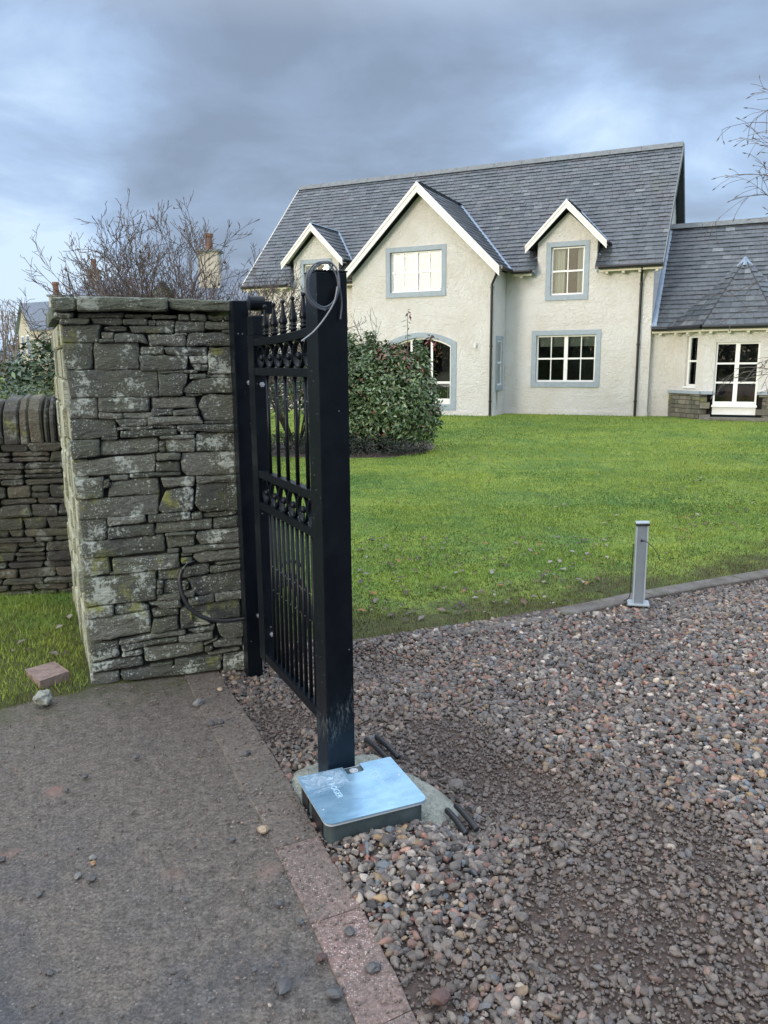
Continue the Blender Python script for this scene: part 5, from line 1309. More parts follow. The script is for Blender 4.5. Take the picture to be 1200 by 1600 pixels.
# ------------------------------------------------------------------ foliage
def foliage(name, lobes, n, size, pal, m, parent, wts=None, shape=(.42, 1), up=.35, shell=.30, clump=.55, curl=.25, kind='stuff', seed=3, zmin=.0, amp=.22):
    g = np.random.default_rng(seed); lobes = np.array(lobes, float)
    vol = np.prod(lobes[:, 3:6], 1)**(2/3); li = g.choice(len(lobes), n*2, p=vol/vol.sum()); c = lobes[li, :3]; R_ = lobes[li, 3:6]
    d = g.normal(size=(n*2, 3)); d /= np.linalg.norm(d, axis=1)[:, None]; d[:, 2] = np.where(d[:, 2] < -.75, -d[:, 2], d[:, 2])
    rr = 1-shell*g.random(n*2)**1.4
    cl = np.array([noise.noise((a*2.6+7, b*2.6, e*2.6)) for a, b, e in (d*1.7+c*1.3)]); keep = g.random(n*2) < .62+cl*clump*1.3
    P = c+d*R_*(rr*(1+amp*cl))[:, None]; keep &= P[:, 2] > zmin; P, d = P[keep][:n], d[keep][:n]; k = len(P)
    sz = size*g.uniform(.6, 1.35, k); nrm = d*.7+g.normal(size=(k, 3))*.45+np.array([0, 0, up]); nrm /= np.linalg.norm(nrm, axis=1)[:, None]
    t_ = g.normal(size=(k, 3))+d*.6; t_ -= (t_*nrm).sum(1)[:, None]*nrm; t_ /= np.linalg.norm(t_, axis=1)[:, None]; b_ = np.cross(nrm, t_)
    w_ = (sz*shape[0]*.5)[:, None]; l = (sz*shape[1])[:, None]
    V = np.stack([P, P+t_*l*.45+b_*w_+nrm*w_*curl, P+t_*l-nrm*l*.12, P+t_*l*.45-b_*w_+nrm*w_*curl], 1).reshape(-1, 3)
    i = np.arange(k)*4; Fc = np.stack([np.stack([i, i+1, i+2], 1), np.stack([i, i+2, i+3], 1)], 1).reshape(-1, 3)
    pal = np.array(pal); ci = g.choice(len(pal), k, p=wts); colr = pal[ci]*g.uniform(.65, 1.35, (k, 1)); colr = np.repeat(np.c_[colr, np.ones(k)], 2, 0)
    return np_mesh(name, V, Fc, m, col=colr, parent=parent, kind=kind)
# planting bed
def blob_sheet(name, pts, zf, m, parent=None, rings=4, **kw):
    P = np.array(pts); c = P.mean(0); n = len(P); V = [(c[0], c[1], zf(c[0], c[1], 0))]; fs = []
    for r in range(1, rings+1):
        for p in P: q = c+(p-c)*r/rings; V.append((q[0], q[1], zf(q[0], q[1], r/rings)))
    mb = MB(); F = [(0, 1+i, 1+(i+1) % n) for i in range(n)]
    for r in range(rings-1): F += [(1+r*n+i, 1+(r+1)*n+i, 1+(r+1)*n+(i+1) % n, 1+r*n+(i+1) % n) for i in range(n)]
    mb.add(V, F); return mb.build(name, m, parent, smooth=True, **kw)
bed = [(-.42+1.36*math.cos(a)*(1+.06*math.sin(3*a)), 14.15+1.45*math.sin(a)*(1+.05*math.cos(5*a))) for a in np.linspace(0, 2*math.pi, 60)[:-1]]
bed = [(x-(.55 if x < -.3 else 0), y) for x, y in bed]
blob_sheet('planting_bed', bed, lambda x, y, r: lawn_z(x, y)+.035*(1-r**3)+.012*noise.noise((x*4, y*4, 1)), M_soil, kind='structure')
GR = [(.058, .105, .042), (.085, .145, .052), (.125, .19, .07), (.22, .27, .15), (.20, .070, .04)]
ph = empty('photinia_bush', (.02, 13.75, .06), label='dense green photinia bush with a few red shoots in front of the arched window', cat='bush')
foliage('leaves', [(.12, 0, .95, .82, .62, .80), (.40, -.08, .62, .56, .5, .60), (-.25, .05, 1.1, .66, .6, .75), (.05, .05, 1.38, .52, .45, .44), (-.7, .0, .80, .70, .5, .80), (.50, 0, 1.02, .38, .4, .40), (0, -.15, .42, .85, .5, .42), (-.5, -.1, .5, .7, .5, .5), (.1, -.2, .85, .7, .5, .6)]+[(-.75+1.45*i/13, .1*math.sin(i*2.3), 1.42+.22*math.sin(i*1.7)+.18*math.sin(i*.5), .09, .09, .34) for i in range(14)], 25000, .085, GR, M_leaf, ph, wts=[.26, .31, .25, .165, .015], seed=4, amp=.30, clump=.7)
foliage('young_red_leaves', [(.1, -.1, 1.55, .45, .4, .28), (.42, -.1, 1.35, .30, .3, .20)], 330, .09, [(.17, .085, .05), (.24, .055, .04), (.14, .12, .05)], M_leaf, ph, seed=9, shell=.5)
mb = MB(); random.seed(9)
for i in range(26):
    a = random.uniform(0, 6.28); mb.tube([(.1*math.cos(a), .1*math.sin(a), 0), (.35*math.cos(a), .3*math.sin(a), .7), (.6*math.cos(a), .45*math.sin(a), 1.35)], [.02, .012, .005], 5, cap=False)
sx = at(637, 540, 13.6)-Vector((.02, 13.75, .06)); st = at(637, 489, 13.6)-Vector((.02, 13.75, .06)); mb.tube([(sx.x, sx.y, 1.4), sx, st], [.008, .007, .004], 5)
for q in ((578, 541), (650, 545)):
    s2 = at(q[0], q[1], 13.6)-Vector((.02, 13.75, .06)); mb.tube([(s2.x, s2.y, 1.3), s2], [.007, .004], 5)
mb.build('stems', M_bark, ph)
foliage('shoot_leaves', [(st.x, st.y, st.z-.02, .05, .05, .07), (at(578, 541, 13.6).x-.02, -.1, at(578, 541, 13.6).z-.06, .04, .04, .05), (at(674, 535, 13.6).x-.02, -.1, at(674, 535, 13.6).z-.06, .09, .08, .12)], 46, .085, [(.20, .035, .045), (.16, .05, .05)], M_leaf, ph, seed=5)
foliage('shoot_leaves', [(st.x, st.y, st.z-.32, .04, .04, .25)], 12, .08, [(.09, .12, .05)], M_leaf, ph, seed=6)
# rhododendron seen through the gate bars
rh = empty('rhododendron_bush', (-1.62, 14.6, .06), label='rhododendron bush with whorled leaves seen through the gate bars', cat='bush')
g_ = np.random.default_rng(5); Vv, Ff, Cc = [], [], []
for i in range(620):        # whorls of long leaves
    d = g_.normal(size=3); d /= np.linalg.norm(d); d[2] = abs(d[2]) if d[2] < -.3 else d[2]; d[1] = -abs(d[1]) if g_.random() < .7 else d[1]
    c = np.array([0, 0, .95])+d*np.array([.86, .7, .92])*(1-.25*g_.random())
    if c[2] < .15: continue
    ax = d*.8+g_.normal(size=3)*.3+np.array([0, 0, .5]); ax /= np.linalg.norm(ax); a = np.cross(ax, [0, 0, 1.]); a /= max(np.linalg.norm(a), 1e-3); b = np.cross(ax, a)
    k = g_.integers(6, 9); L0 = g_.uniform(.10, .145); bc = np.array([(.05, .095, .035), (.075, .13, .045), (.12, .17, .06), (.17, .19, .05)][g_.choice(4, p=[.35, .35, .2, .1])])
    for j in range(k):
        th = 2*math.pi*j/k+g_.uniform(-.2, .2); o = a*math.cos(th)+b*math.sin(th); t_ = o*.9+ax*.25-np.array([0, 0, .25]); t_ /= np.linalg.norm(t_); s_ = np.cross(t_, ax); s_ /= np.linalg.norm(s_)
        q = len(Vv); w2 = L0*.13; Vv += [c, c+t_*L0*.5+s_*w2+ax*.006, c+t_*L0, c+t_*L0*.5-s_*w2+ax*.006]; Ff += [(q, q+1, q+2), (q, q+2, q+3)]; cc = bc*g_.uniform(.7, 1.3); Cc += [(*cc, 1)]*2
np_mesh('leaves', np.array(Vv), np.array(Ff), M_leaf, col=np.array(Cc), parent=rh, kind='stuff')
mb = MB(); random.seed(3)
for i in range(18):
    a = random.uniform(0, 6.28); mb.tube([(.08*math.cos(a), .08*math.sin(a), 0), (.4*math.cos(a), .3*math.sin(a), .7), (.65*math.cos(a), .5*math.sin(a), 1.3)], [.02, .014, .006], 5, cap=False)
mb.build('stems', M_bark, rh)
jn = empty('ground_cover_juniper', (-.1, 13.05, .05), label='low dark spreading shrub at the foot of the photinia bush', cat='shrub')
foliage('foliage', [(-.75, .25, .12, .6, .45, .22), (-.1, .1, .10, .6, .42, .22), (.45, .28, .10, .45, .42, .20), (-1.5, .5, .12, .6, .5, .24)], 5200, .055, [(.012, .020, .014), (.022, .034, .022), (.035, .045, .028), (.05, .035, .03)], M_leafdull, jn, wts=[.35, .35, .2, .1], seed=8, shape=(.3, 1))
yb = empty('yellow_green_bush', (-.62, 15.0, .07), label='brighter yellow green bush rising behind the photinia', cat='bush')
foliage('leaves', [(0, 0, 1.05, .62, .5, .98)], 3200, .07, [(.12, .17, .03), (.17, .20, .045), (.08, .12, .03)], M_leaf, yb, seed=18)
mb = MB(); random.seed(31)
for i in range(5): limb(mb, (.25+.05*i, -.1, 1.6), Vector((random.uniform(-.2, .8), 0, 1)), .75, .008, 1, up=.1, twist=.5, minr=.003, rate=3, segs=6)
mb.build('bare_stems', M_twig, yb)
# shrubs beyond the drystone wall
def shrub(px, py0, py1, Y, rx, label, pal, n, size, seed, shape=(.42, 1), cat='shrub', wts=None):
    z1 = at(px, py0, Y).z; x = at(px, py1, Y).x; s_ = empty('shrub', (x, Y, 0), label=label, cat=cat)
    foliage('leaves', [(0, 0, z1*.62, rx, rx*.8, z1*.38), (-rx*.4, 0, z1*.45, rx*.75, rx*.7, z1*.40), (rx*.4, 0, z1*.42, rx*.7, rx*.7, z1*.42)], n, size, pal, M_leaf, s_, seed=seed, shape=shape, wts=wts, zmin=.1)
    mb = MB(); mb.tube([(0, 0, -.1), (0, 0, z1*.6)], [.05, .02], 6); mb.build('stems', M_bark, s_); return s_
shrub(78, 530, 600, 10.5, .62, 'broad leaved evergreen shrub left of the pier top', [(.030, .060, .030), (.05, .09, .04), (.09, .14, .07)], 3600, .10, 21)
shrub(84, 585, 620, 7.6, .30, 'yellow green conifer tuft between the evergreen shrub and the pier', [(.16, .17, .03), (.09, .12, .03)], 2200, .055, 22, (.18, 1))
shrub(45, 596, 630, 8.2, .50, 'feathery green low conifer above the drystone wall coping', [(.05, .09, .03), (.10, .14, .03), (.03, .06, .03)], 3600, .06, 23, (.18, 1))
shrub(8, 618, 640, 7.0, .24, 'bright yellow green shrub at the left edge above the coping', [(.20, .22, .03), (.14, .17, .03)], 1500, .05, 24, (.2, 1))
shrub(12, 596, 640, 9.0, .55, 'blue green shrub behind the left end of the wall', [(.04, .075, .05), (.07, .12, .08)], 2800, .07, 28)
hd = empty('clipped_hedge', (-11.5, 26, 0), label='long low reddish brown clipped hedge far behind the wall', cat='hedge')
foliage('leaves', [(-6+i*1.2, 0, .75, .9, .5, .80) for i in range(13)], 9000, .10, [(.10, .07, .04), (.06, .07, .035), (.14, .09, .05)], M_leafdull, hd, seed=25)
hd = empty('green_hedge', (-16, 34, 0), label='dark green boundary hedge in front of the distant white house', cat='hedge')
foliage('leaves', [(-9+i*1.7, 0, .9, 1.2, .8, 1.05+.3*math.sin(i*2.1)) for i in range(14)], 9000, .16, [(.04, .065, .03), (.07, .10, .04)], M_leafdull, hd, seed=26)
far = foliage('distant_woodland', [(-60+i*7, 115+8*math.sin(i), 1.5, 6, 4, 3.2+1.1*math.sin(i*1.7)) for i in range(22)], 26000, .7, [(.06, .07, .055), (.09, .085, .075), (.05, .06, .04)], M_leafdull, None, seed=27)

g_ = [(-75+i*6.5+3*math.sin(i*2.1), -52+5*math.cos(i*1.3), 1.2, 6, 4, 3.0+1.0*math.sin(i*1.9)) for i in range(17)]
foliage('added_treeline_behind', g_, 14000, .8, [(.035, .04, .03), (.05, .05, .04)], M_leafdull, None, seed=29)  # unseen tree line, added to keep bright sky out of the lower window reflections
# ------------------------------------------------------------------ ground box, pad and pipes
bx_a = math.atan2(0.92, 0.392); brz = math.radians(23.0)
box = empty('underground_motor_box', (LIDC[0], LIDC[1], 0), brz, label='galvanised steel gate motor box set in wet concrete at the foot of the gate post', cat='motor box')
BW, BD, LZ = .190, .168, .083
def rrect(w_, d_, r, notch=None, n=5):
    p = []
    for cx, cy, a0 in ((w_-r, -d_+r, -90),): 
        p += [(cx+r*math.cos(math.radians(a0+90*i/n)), cy+r*math.sin(math.radians(a0+90*i/n))) for i in range(n+1)]
    p += [(w_, d_-.004), (w_-.004, d_)]
    if notch:
        a, b, dep = notch; rr = .014
        p += [(b, d_), (b, d_-dep+rr)]+[(b-rr+rr*math.cos(math.radians(-i*22.5)), d_-dep+rr+rr*math.sin(math.radians(-i*22.5))) for i in range(1, 4)]+[(b-rr, d_-dep), (a, d_-dep), (a, d_)]
    p += [(-w_+.004, d_), (-w_, d_-.004)]
    p += [(-w_+r+r*math.cos(math.radians(180+90*i/n)), -d_+r+r*math.sin(math.radians(180+90*i/n))) for i in range(n+1)]
    return p
mb = MB(); mb.prism(rrect(BW, BD, .030, (-.010, .060, .058)), 'z', LZ-.004, LZ); lid = mb.build('lid', M_lid, box)
mb = MB(); mb.prism(rrect(BW-.002, BD-.002, .030), 'z', LZ-.013, LZ-.0065); mb.build('rim', M_bolledge, box)
mb = MB(); mb.prism(rrect(BW-.012, BD-.010, .026), 'z', -.06, LZ-.0135); mb.build('body', M_boxside, box)
mb = MB(); mb.box(-BW+.008, -BW+.013, -.10, .02, -.02, .052); mb.box(-BW+.008, -BW+.013, .06, .13, -.01, .055); mb.build('side_opening', M_black, box)
mb = MB(); mb.box(-.012, .062, BD-.064, BD-.006, LZ-.012, LZ-.0062); mb.build('lock_recess', M_boxside, box)
mb = MB(); mb.lathe([(.017, 0), (.017, .003), (.010, .0035), (.010, .007), (.001, .0075)], (.024, BD-.034, LZ-.0062), 16); mb.build('lock_bolt', M_bolledge, box)
for x, y in ((-.168, -.075), (.165, .03)):
    mb = MB(); mb.ball((x, y, LZ), .0042, 8, 1, 1, .5); mb.build('rivet', M_steel, lid)
M_emb = paint('worn_pressed_print', (.42, .60, .74), .45, .1); M_emb2 = paint('faint_pressed_print', (.33, .50, .62), .4, .1)
def text(body, size, loc, rz, m, parent, name='lettering', ext=.0004):
    cu = bpy.data.curves.new(name, 'FONT'); cu.body = body; cu.size = size; cu.extrude = ext; cu.materials.append(m); cu.space_character = 1.05
    t_ = bpy.data.objects.new(name, cu); me = bpy.data.meshes.new_from_object(t_); bpy.data.objects.remove(t_)
    o = bpy.data.objects.new(name, me); C.objects.link(o); o.parent = parent; o.location = loc; o.rotation_euler = (0, 0, rz); return o
text('ROGER', .031, (-.098, .075, LZ+.0006), -math.pi/2, M_emb, lid); text('ROGER', .028, (.075, .085, LZ+.0006), -math.pi/2, M_emb2, lid)
mb = MB()
for a, l in ((.2, .020), (1.0, .024), (1.9, .018)):
    c = Vector((-.080, .098, LZ+.0009)); d = Vector((math.cos(a+.6), math.sin(a+.6), 0)); s_ = Vector((-d.y, d.x, 0)); mb.add([c, c+d*l*.5+s_*l*.25, c+d*l, c+d*l*.5-s_*l*.25], [(0, 1, 2, 3)])
mb.build('emblem', M_emb, lid)
def f_(t, b):
    p = obj_co(t); n_ = t.noise(p, 28, 6, .8, .6); b.inputs['Alpha'].default_value = 1; L(t, t.ramp(n_, [(.45, .04), (.75, .45)]), b.inputs['Alpha'])
M_film = mat('protective_film', (.62, .72, .80), .25, fn=f_)
mb = MB(); mb.box(-.182, -.022, .060, .162, LZ+.0011, LZ+.0014); mb.build('plastic_film', M_film, lid)
mb = MB()
for x0, y0, x1, y1 in ((-.180, .038, -.045, .052), (-.180, .030, -.06, .040), (-.13, .05, -.02, .06)):
    mb.tube([(x0, y0, LZ+.001), ((x0+x1)/2, (y0+y1)/2+.002, LZ+.002), (x1, y1, LZ+.001)], .0014, 5)
mb.build('film_crease', M_film, lid)
pad_px = [(437, 1210), (452, 1195), (478, 1186), (500, 1184), (520, 1180), (545, 1172), (572, 1170), (600, 1176), (622, 1185), (645, 1204), (672, 1216), (700, 1232), (716, 1248), (722, 1262), (714, 1276), (690, 1288), (655, 1282), (630, 1284), (560, 1298), (508, 1306), (482, 1284), (462, 1262), (446, 1236)]
pp = [tuple(gnd(*q)[:2]) for q in pad_px]
def smoothpoly(P, k=3):
    P = [Vector(p) for p in P]
    for _ in range(k): P = [q for i in range(len(P)) for q in (P[i].lerp(P[(i+1) % len(P)], .25), P[i].lerp(P[(i+1) % len(P)], .75))]
    return [(p.x+.010*noise.noise((p.x*22, p.y*22, 1)), p.y+.010*noise.noise((p.x*22, p.y*22, 6))) for p in P]
PAD = smoothpoly(pp, 2)
pad = blob_sheet('concrete_pad', PAD, lambda x, y, r: .008-.045*max(0, r-.80)/.20+.010*noise.noise((x*12, y*12, 3))+.006*noise.noise((x*34, y*34, 3)), M_conc, rings=22)
tag(pad, 'rough patch of wet grey concrete under the steel ground box', 'concrete pad')
def ribbed(p, q, r=.0115, rib=.0035):
    p, q = Vector(p), Vector(q); l = (q-p).length; n = int(l/rib); pts = [p.lerp(q, i/n)+Vector((0, 0, .004*math.sin(3.14*i/n))) for i in range(n+1)]; m = MB(); m.tube(pts, [r if i % 2 else r*.86 for i in range(n+1)], 10); m.smooth = True; return m
for i, (a, b, z, lab) in enumerate((((572, 1160), (606, 1190), .016, 'left black ribbed pipe end behind the steel box'), ((588, 1157), (622, 1188), .020, 'right black ribbed pipe end behind the steel box'), ((698, 1268), (728, 1302), .006, 'left black ribbed pipe at the right edge of the concrete'), ((712, 1262), (745, 1298), .010, 'right black ribbed pipe at the right edge of the concrete'))):
    A_, B_2 = gnd(*a), gnd(*b); o = ribbed((A_[0], A_[1], z), (B_2[0], B_2[1], z-.006)).build('conduit_pipe', M_rubber); tag(o, lab, 'pipe', 'black conduit pipes laid under the box')

# ------------------------------------------------------------------ cables
def smooth_path(P, n=60, closed=False):
    P = [Vector(p) for p in P]; out = []; m = len(P)
    for i in range(m-1):
        a, b, c, d = P[max(i-1, 0)], P[i], P[i+1], P[min(i+2, m-1)]
        for k in range(max(2, n//(m-1))):
            t = k/max(2, n//(m-1)); out.append(.5*((2*b)+(c-a)*t+(2*a-5*b+4*c-d)*t*t+(3*b-a-3*c+d)*t**3))
    return out+[P[-1]]
def pier_pt(x, y, off):
    u, z = pier_uv(x, y, off); return Vector(PO+pe*u+pn*off)+Vector((0, 0, z))
def place_cable(name, pts, r, m, label, cat='cable', group=None, n=8, root=None):
    o0 = pts[0].copy() if root is None else Vector(root); mb = MB(); mb.tube([p-o0 for p in pts], r, n); mb.smooth = True
    o = mb.build(name, m); o.location = o0; return tag(o, label, cat, group)
pc = empty('black_cable', tuple(pier_pt(386, 966, -.04)), label='thick black cable looping out of the stone pier towards the hinge post', cat='cable'); o0 = pc.location
pts = smooth_path([pier_pt(*q) for q in ((410, 963, -.045), (386, 966, -.05), (350, 970, -.06), (318, 965, -.065), (297, 950, -.06), (285, 928, -.05), (281, 905, -.04), (285, 889, -.032))], 60)
mb = MB(); mb.tube([p-o0 for p in pts], .0105, 10); mb.smooth = True; mb.build('cable_sheath', M_rubber, pc)
pts = smooth_path([pier_pt(*q) for q in ((285, 889, -.032), (292, 881, -.03), (304, 876, .0))], 12); mb = MB(); mb.tube([p-o0 for p in pts], .0022, 6); mb.build('cable_core', M_cable, pc)
def gp(x, y, off):           # point at a set distance in front of the near post's front face
    u, z = front_uv(x, y, off); return Vector(GP+gx*u+ge*off)+Vector((0, 0, z))
cc = empty('cable_coil', tuple(gp(512, 425, .0)), label='coiled grey cable hung over the top of the tall gate post', cat='cable'); o0 = cc.location
loop = [(512, 425, .03), (520, 414, .0), (508, 410, -.012), (492, 417, -.016), (480, 436, -.018), (479, 458, -.018), (488, 476, -.018), (505, 483, -.018), (519, 478, -.018), (528, 458, -.018), (526, 432, -.018), (514, 413, -.012), (500, 413, -.014), (485, 428, -.024), (482, 455, -.026), (491, 472, -.026), (507, 480, -.026), (522, 470, -.026), (530, 450, -.026), (528, 425, -.022), (518, 411, -.01), (505, 409, -.010), (490, 414, -.020), (479, 432, -.030), (480, 460, -.032), (494, 478, -.032), (509, 485, -.032)]
pts = smooth_path([gp(*q) for q in loop], 200); mb = MB(); mb.tube([p-o0 for p in pts], .0032, 7); mb.smooth = True; mb.build('cable_loop', M_cable, cc)
pts = smooth_path([gp(*q) for q in ((527, 430, -.022), (531, 450, -.022), (534, 475, -.018), (532, 499, -.014))], 30); mb = MB(); mb.tube([p-o0 for p in pts], .0032, 7); mb.smooth = True; mb.build('cable_end', M_cable, cc)
pts = smooth_path([gp(*q) for q in ((527, 448, -.03), (522, 472, -.034), (508, 496, -.038), (490, 518, -.044), (471, 533, -.05))], 40); mb = MB(); mb.tube([p-o0 for p in pts], .0028, 7); mb.smooth = True; mb.build('cable_end', paint('pale_grey_cable', (.22, .24, .25), .4), cc)
# black hose coil behind the gate leaf
hc = empty('hose_coil', tuple(GP+ge*1.13+gx*.25), GRZ, label='coil of black hose standing on the gravel behind the gate bars', cat='hose')
mb = MB(); pts = []
for i in range(260):
    a = i/260*2*math.pi*5.3; R_c = .105+.013*math.sin(i*.11); pts.append((R_c*math.cos(a)-.02, .05*math.sin(a*.5)+i*.0006-.08, .30+R_c*2.1*math.sin(a)+.03*math.sin(i*.02)))
mb.tube(pts, .0105, 7); mb.smooth = True; mb.build('hose', M_rubber, hc)
mb = MB(); pts = smooth_path([(.06, -.03, .58), (.0, -.05, .62), (-.07, -.05, .58), (-.11, -.05, .40), (-.09, -.05, .12), (-.02, 0, .02)], 40); mb.tube(pts, .0085, 7); mb.smooth = True; mb.build('hose', M_rubber, hc)

# ------------------------------------------------------------------ bollard
BP = gnd(997, 942, .02); bo = empty('photocell_bollard', (BP[0], BP[1], .02), math.radians(-14), label='grey square metal bollard with black cap standing on the lawn edging', cat='bollard')
BH = .545; hw_b = .038
mb = MB(); mb.box(-hw_b+.010, hw_b-.010, -.030, .034, 0, BH-.02); mb.build('post_tube', M_bollard, bo, bevel=.002)
mb = MB(); mb.box(-hw_b, -hw_b+.0095, -.034, .036, 0, BH-.018); mb.box(hw_b-.0095, hw_b, -.034, .036, 0, BH-.018); mb.build('side_profile', M_bolledge, bo, bevel=.002)
mb = MB(); T = Matrix.Translation((0, 0, BH)) @ Matrix.Rotation(math.radians(-3.5), 4, 'Y'); mb.box(-hw_b-.005, hw_b+.006, -.040, .040, -.018, -.004, T=T); mb.build('cap', M_rubber, bo, bevel=.003)
mb = MB(); mb.box(-hw_b-.004, hw_b+.005, -.037, .038, -.0035, .002, T=T); mb.build('cap_top', M_bolledge, bo)
mb = MB(); mb.box(-hw_b-.03, hw_b+.03, -.055, .055, -.006, .005); mb.build('base_plate', M_bolledge, bo, bevel=.002)
mb = MB(); mb.tube([(-.002, -.031, .43), (-.002, -.039, .43)], .0075, 10); mb.build('cable_gland', M_rubber, bo)
mb = MB(); mb.tube(smooth_path([(-.002, -.036, .43), (.02, -.06, .432), (.06, -.08, .405), (.095, -.09, .36), (.112, -.09, .315)], 30), .0026, 6); mb.smooth = True; mb.build('cable', M_rubber, bo)
mb = MB(); mb.tube(smooth_path([(-.048, .0, .40), (-.052, .0, .2), (-.055, .01, .04), (-.09, .03, .0)], 24), .003, 6); mb.build('cable', M_rubber, bo)

# ------------------------------------------------------------------ loose things
def rock(name, loc, r, m, seed, sq=(1, .85, .65), sub=2):
    bm = bmesh.new(); bmesh.ops.create_icosphere(bm, subdivisions=sub, radius=1)
    for v in bm.verts:
        c = v.co.normalized(); v.co = Vector((c.x*sq[0], c.y*sq[1], c.z*sq[2]))*r*(1+.42*noise.noise(c*1.3+Vector((seed, 0, 0)))+.14*noise.noise(c*4+Vector((0, seed, 0))))
    me = bpy.data.meshes.new(name); bm.to_mesh(me); bm.free(); o = link(name, me, None, m); o.location = loc; o.rotation_euler = (0, 0, seed); return o
bc_ = [gnd(*q, .062) for q in ((40, 1046), (84, 1034), (108, 1050), (62, 1064))]; b0_ = sum(bc_)/4
bk_ = MB(); bk_.prism([(q[0]-b0_[0], q[1]-b0_[1]) for q in bc_], 'z', -.052, 0); o = bk_.build('paving_block', M_brick, bevel=.005); o.location = tuple(b0_)
tag(o, 'pinkish square concrete block lying on the grass beside the pier', 'paving block')
p = gnd(69, 1103); o = rock('rubble_lump', (p[0], p[1], .040), .048, M_conc, 2.3, (1, .9, .8), 3); tag(o, 'round grey lump of rubble just below the pinkish block', 'rubble')
M_rdark = paint('dark_stone', (.07, .07, .072), .6, .25, 40); M_rtan = paint('tan_stone', (.30, .23, .16), .6, .25, 40); M_ror = paint('orange_stone', (.26, .15, .07), .6, .25, 40); M_rgrey = paint('grey_stone', (.15, .15, .145), .6, .25, 40); M_rred = paint('red_stone', (.075, .042, .038), .6, .25, 40)
M_rmud = paint('muddy_stone', (.115, .10, .09), .7, .3, 40)
loose = [(412, 1296, 8.5, M_rtan, 'pale tan stone on the slab strip left of the steel box'), (146, 1349, 4.5, M_ror, 'small orange stone on the tarmac'), (143, 1372, 7, M_rdark, 'dark round stone just below the small orange stone'), (123, 1368, 6, M_rgrey, 'flat grey stone left of the dark round stone'), (145, 1340, 5, M_rgrey, 'flat grey chip just above the small orange stone'),
         (310, 1097, 8, M_rgrey, 'flat grey stone on the slab strip near the pier'), (344, 1077, 5, M_rtan, 'pale chip at the pier end of the slab strip'), (385, 1177, 6, M_rdark, 'dark stone on the slab strip left of the gate'), (547, 1455, 8, M_rdark, 'dark rounded stone on the speckled pink slab'), (583, 1512, 10, M_rdark, 'blackish oval stone at the gravel side of the pink slab'), (443, 1540, 12, M_rdark, 'large grey stone at the bottom of the tarmac'), (523, 1552, 10, M_rdark, 'dark stone on the edge of the slab strip near the bottom'), (503, 1496, 7, M_rred, 'reddish stone against the pink slab'),
         (688, 1558, 13, M_rred, 'purple red stone in the gravel near the bottom edge'), (712, 1226, 11, M_rmud, 'large grey stone beside the concrete right of the box'), (815, 1432, 10, M_rmud, 'large muddy stone half sunk in the muddy gravel'), (870, 1322, 11, M_rmud, 'angular muddy stone in the muddy gravel right of the pipes'), (62, 1398, 5, M_rdark, ''), (213, 1183, 5, M_rdark, ''), (133, 1214, 5, M_rdark, ''), (363, 1312, 5, M_rdark, ''), (267, 1389, 4, M_rdark, ''), (291, 1406, 4, M_rdark, ''), (438, 1412, 6, M_rdark, ''), (104, 1235, 4, M_rdark, ''), (3, 1343, 6, M_rdark, ''), (398, 1515, 5, M_rdark, ''), (78, 1520, 5, M_rdark, ''), (470, 1440, 5, M_rdark, ''), (330, 1130, 6, M_rdark, ''), (345, 1128, 5, M_rdark, '')]
for i, (x, y, r, m, lab) in enumerate(loose):
    p = gnd(x, y+r*.5); s_ = r/F_PX*math.hypot(p[1], 1.6)*1.08; o = rock('loose_stone', (p[0], p[1], s_*.35+.003), s_, m, i*1.37+.5, (1, .8, .55))
    if lab: tag(o, lab, 'stone')
    else: tag(o, 'small dark stone lying loose on the muddy tarmac', 'stone', 'small dark stones scattered on the tarmac')

# ------------------------------------------------------------------ gravel (instanced pebbles)
padbb = np.array(PAD)
def inpoly(P, poly):
    x, y = P[:, 0], P[:, 1]; r = np.zeros(len(P), bool); n = len(poly)
    for i in range(n):
        (x0, y0), (x1, y1) = poly[i], poly[(i+1) % n]; c = ((y0 <= y) != (y1 <= y)) & (x < x0+(y-y0)/(y1-y0+1e-12)*(x1-x0)); r ^= c
    return r
def vnoise(P, f, s): return np.array([noise.noise((a*f+s, b*f, s)) for a, b in P])
def dirt(P):
    x, y = P[:, 0], P[:, 1]; g = lambda cx, cy, r, ax=1.0: np.exp(-(((x-cx)/ax)**2+(y-cy)**2)/r**2)
    d = .16+.9*g(.50, 2.78, .33, 1.25)+.95*g(.72, 1.95, .42, 1.4)+.5*g(.25, 3.25, .3, 1.5)+.7*g(.0, 3.95, .25, 1.5)+.75*g(-.55, 3.25, .42)+.5*g(1.0, 2.45, .28, 1.6)+.5*g(.1, 1.75, .16)-.9*g(.08, 2.22, .20, 1.2)-.35*g(1.7, 2.6, .8)
    return np.clip(d+.42*vnoise(P, 2.2, 4)+.25*vnoise(P, 7, 8), 0, 1)
PALG = np.array([(.165, .15, .14), (.11, .105, .102), (.22, .20, .185), (.06, .058, .058), (.48, .44, .39), (.27, .16, .13), (.27, .20, .12), (.12, .15, .18), (.14, .065, .05), (.33, .31, .28), (.38, .24, .19)]); WG = np.array([.23, .17, .17, .09, .045, .09, .055, .05, .035, .055, .01]); WG = WG/WG.sum()
PADIN = [tuple(np.mean(PAD, 0)+(np.array(q)-np.mean(PAD, 0))*.90) for q in PAD]
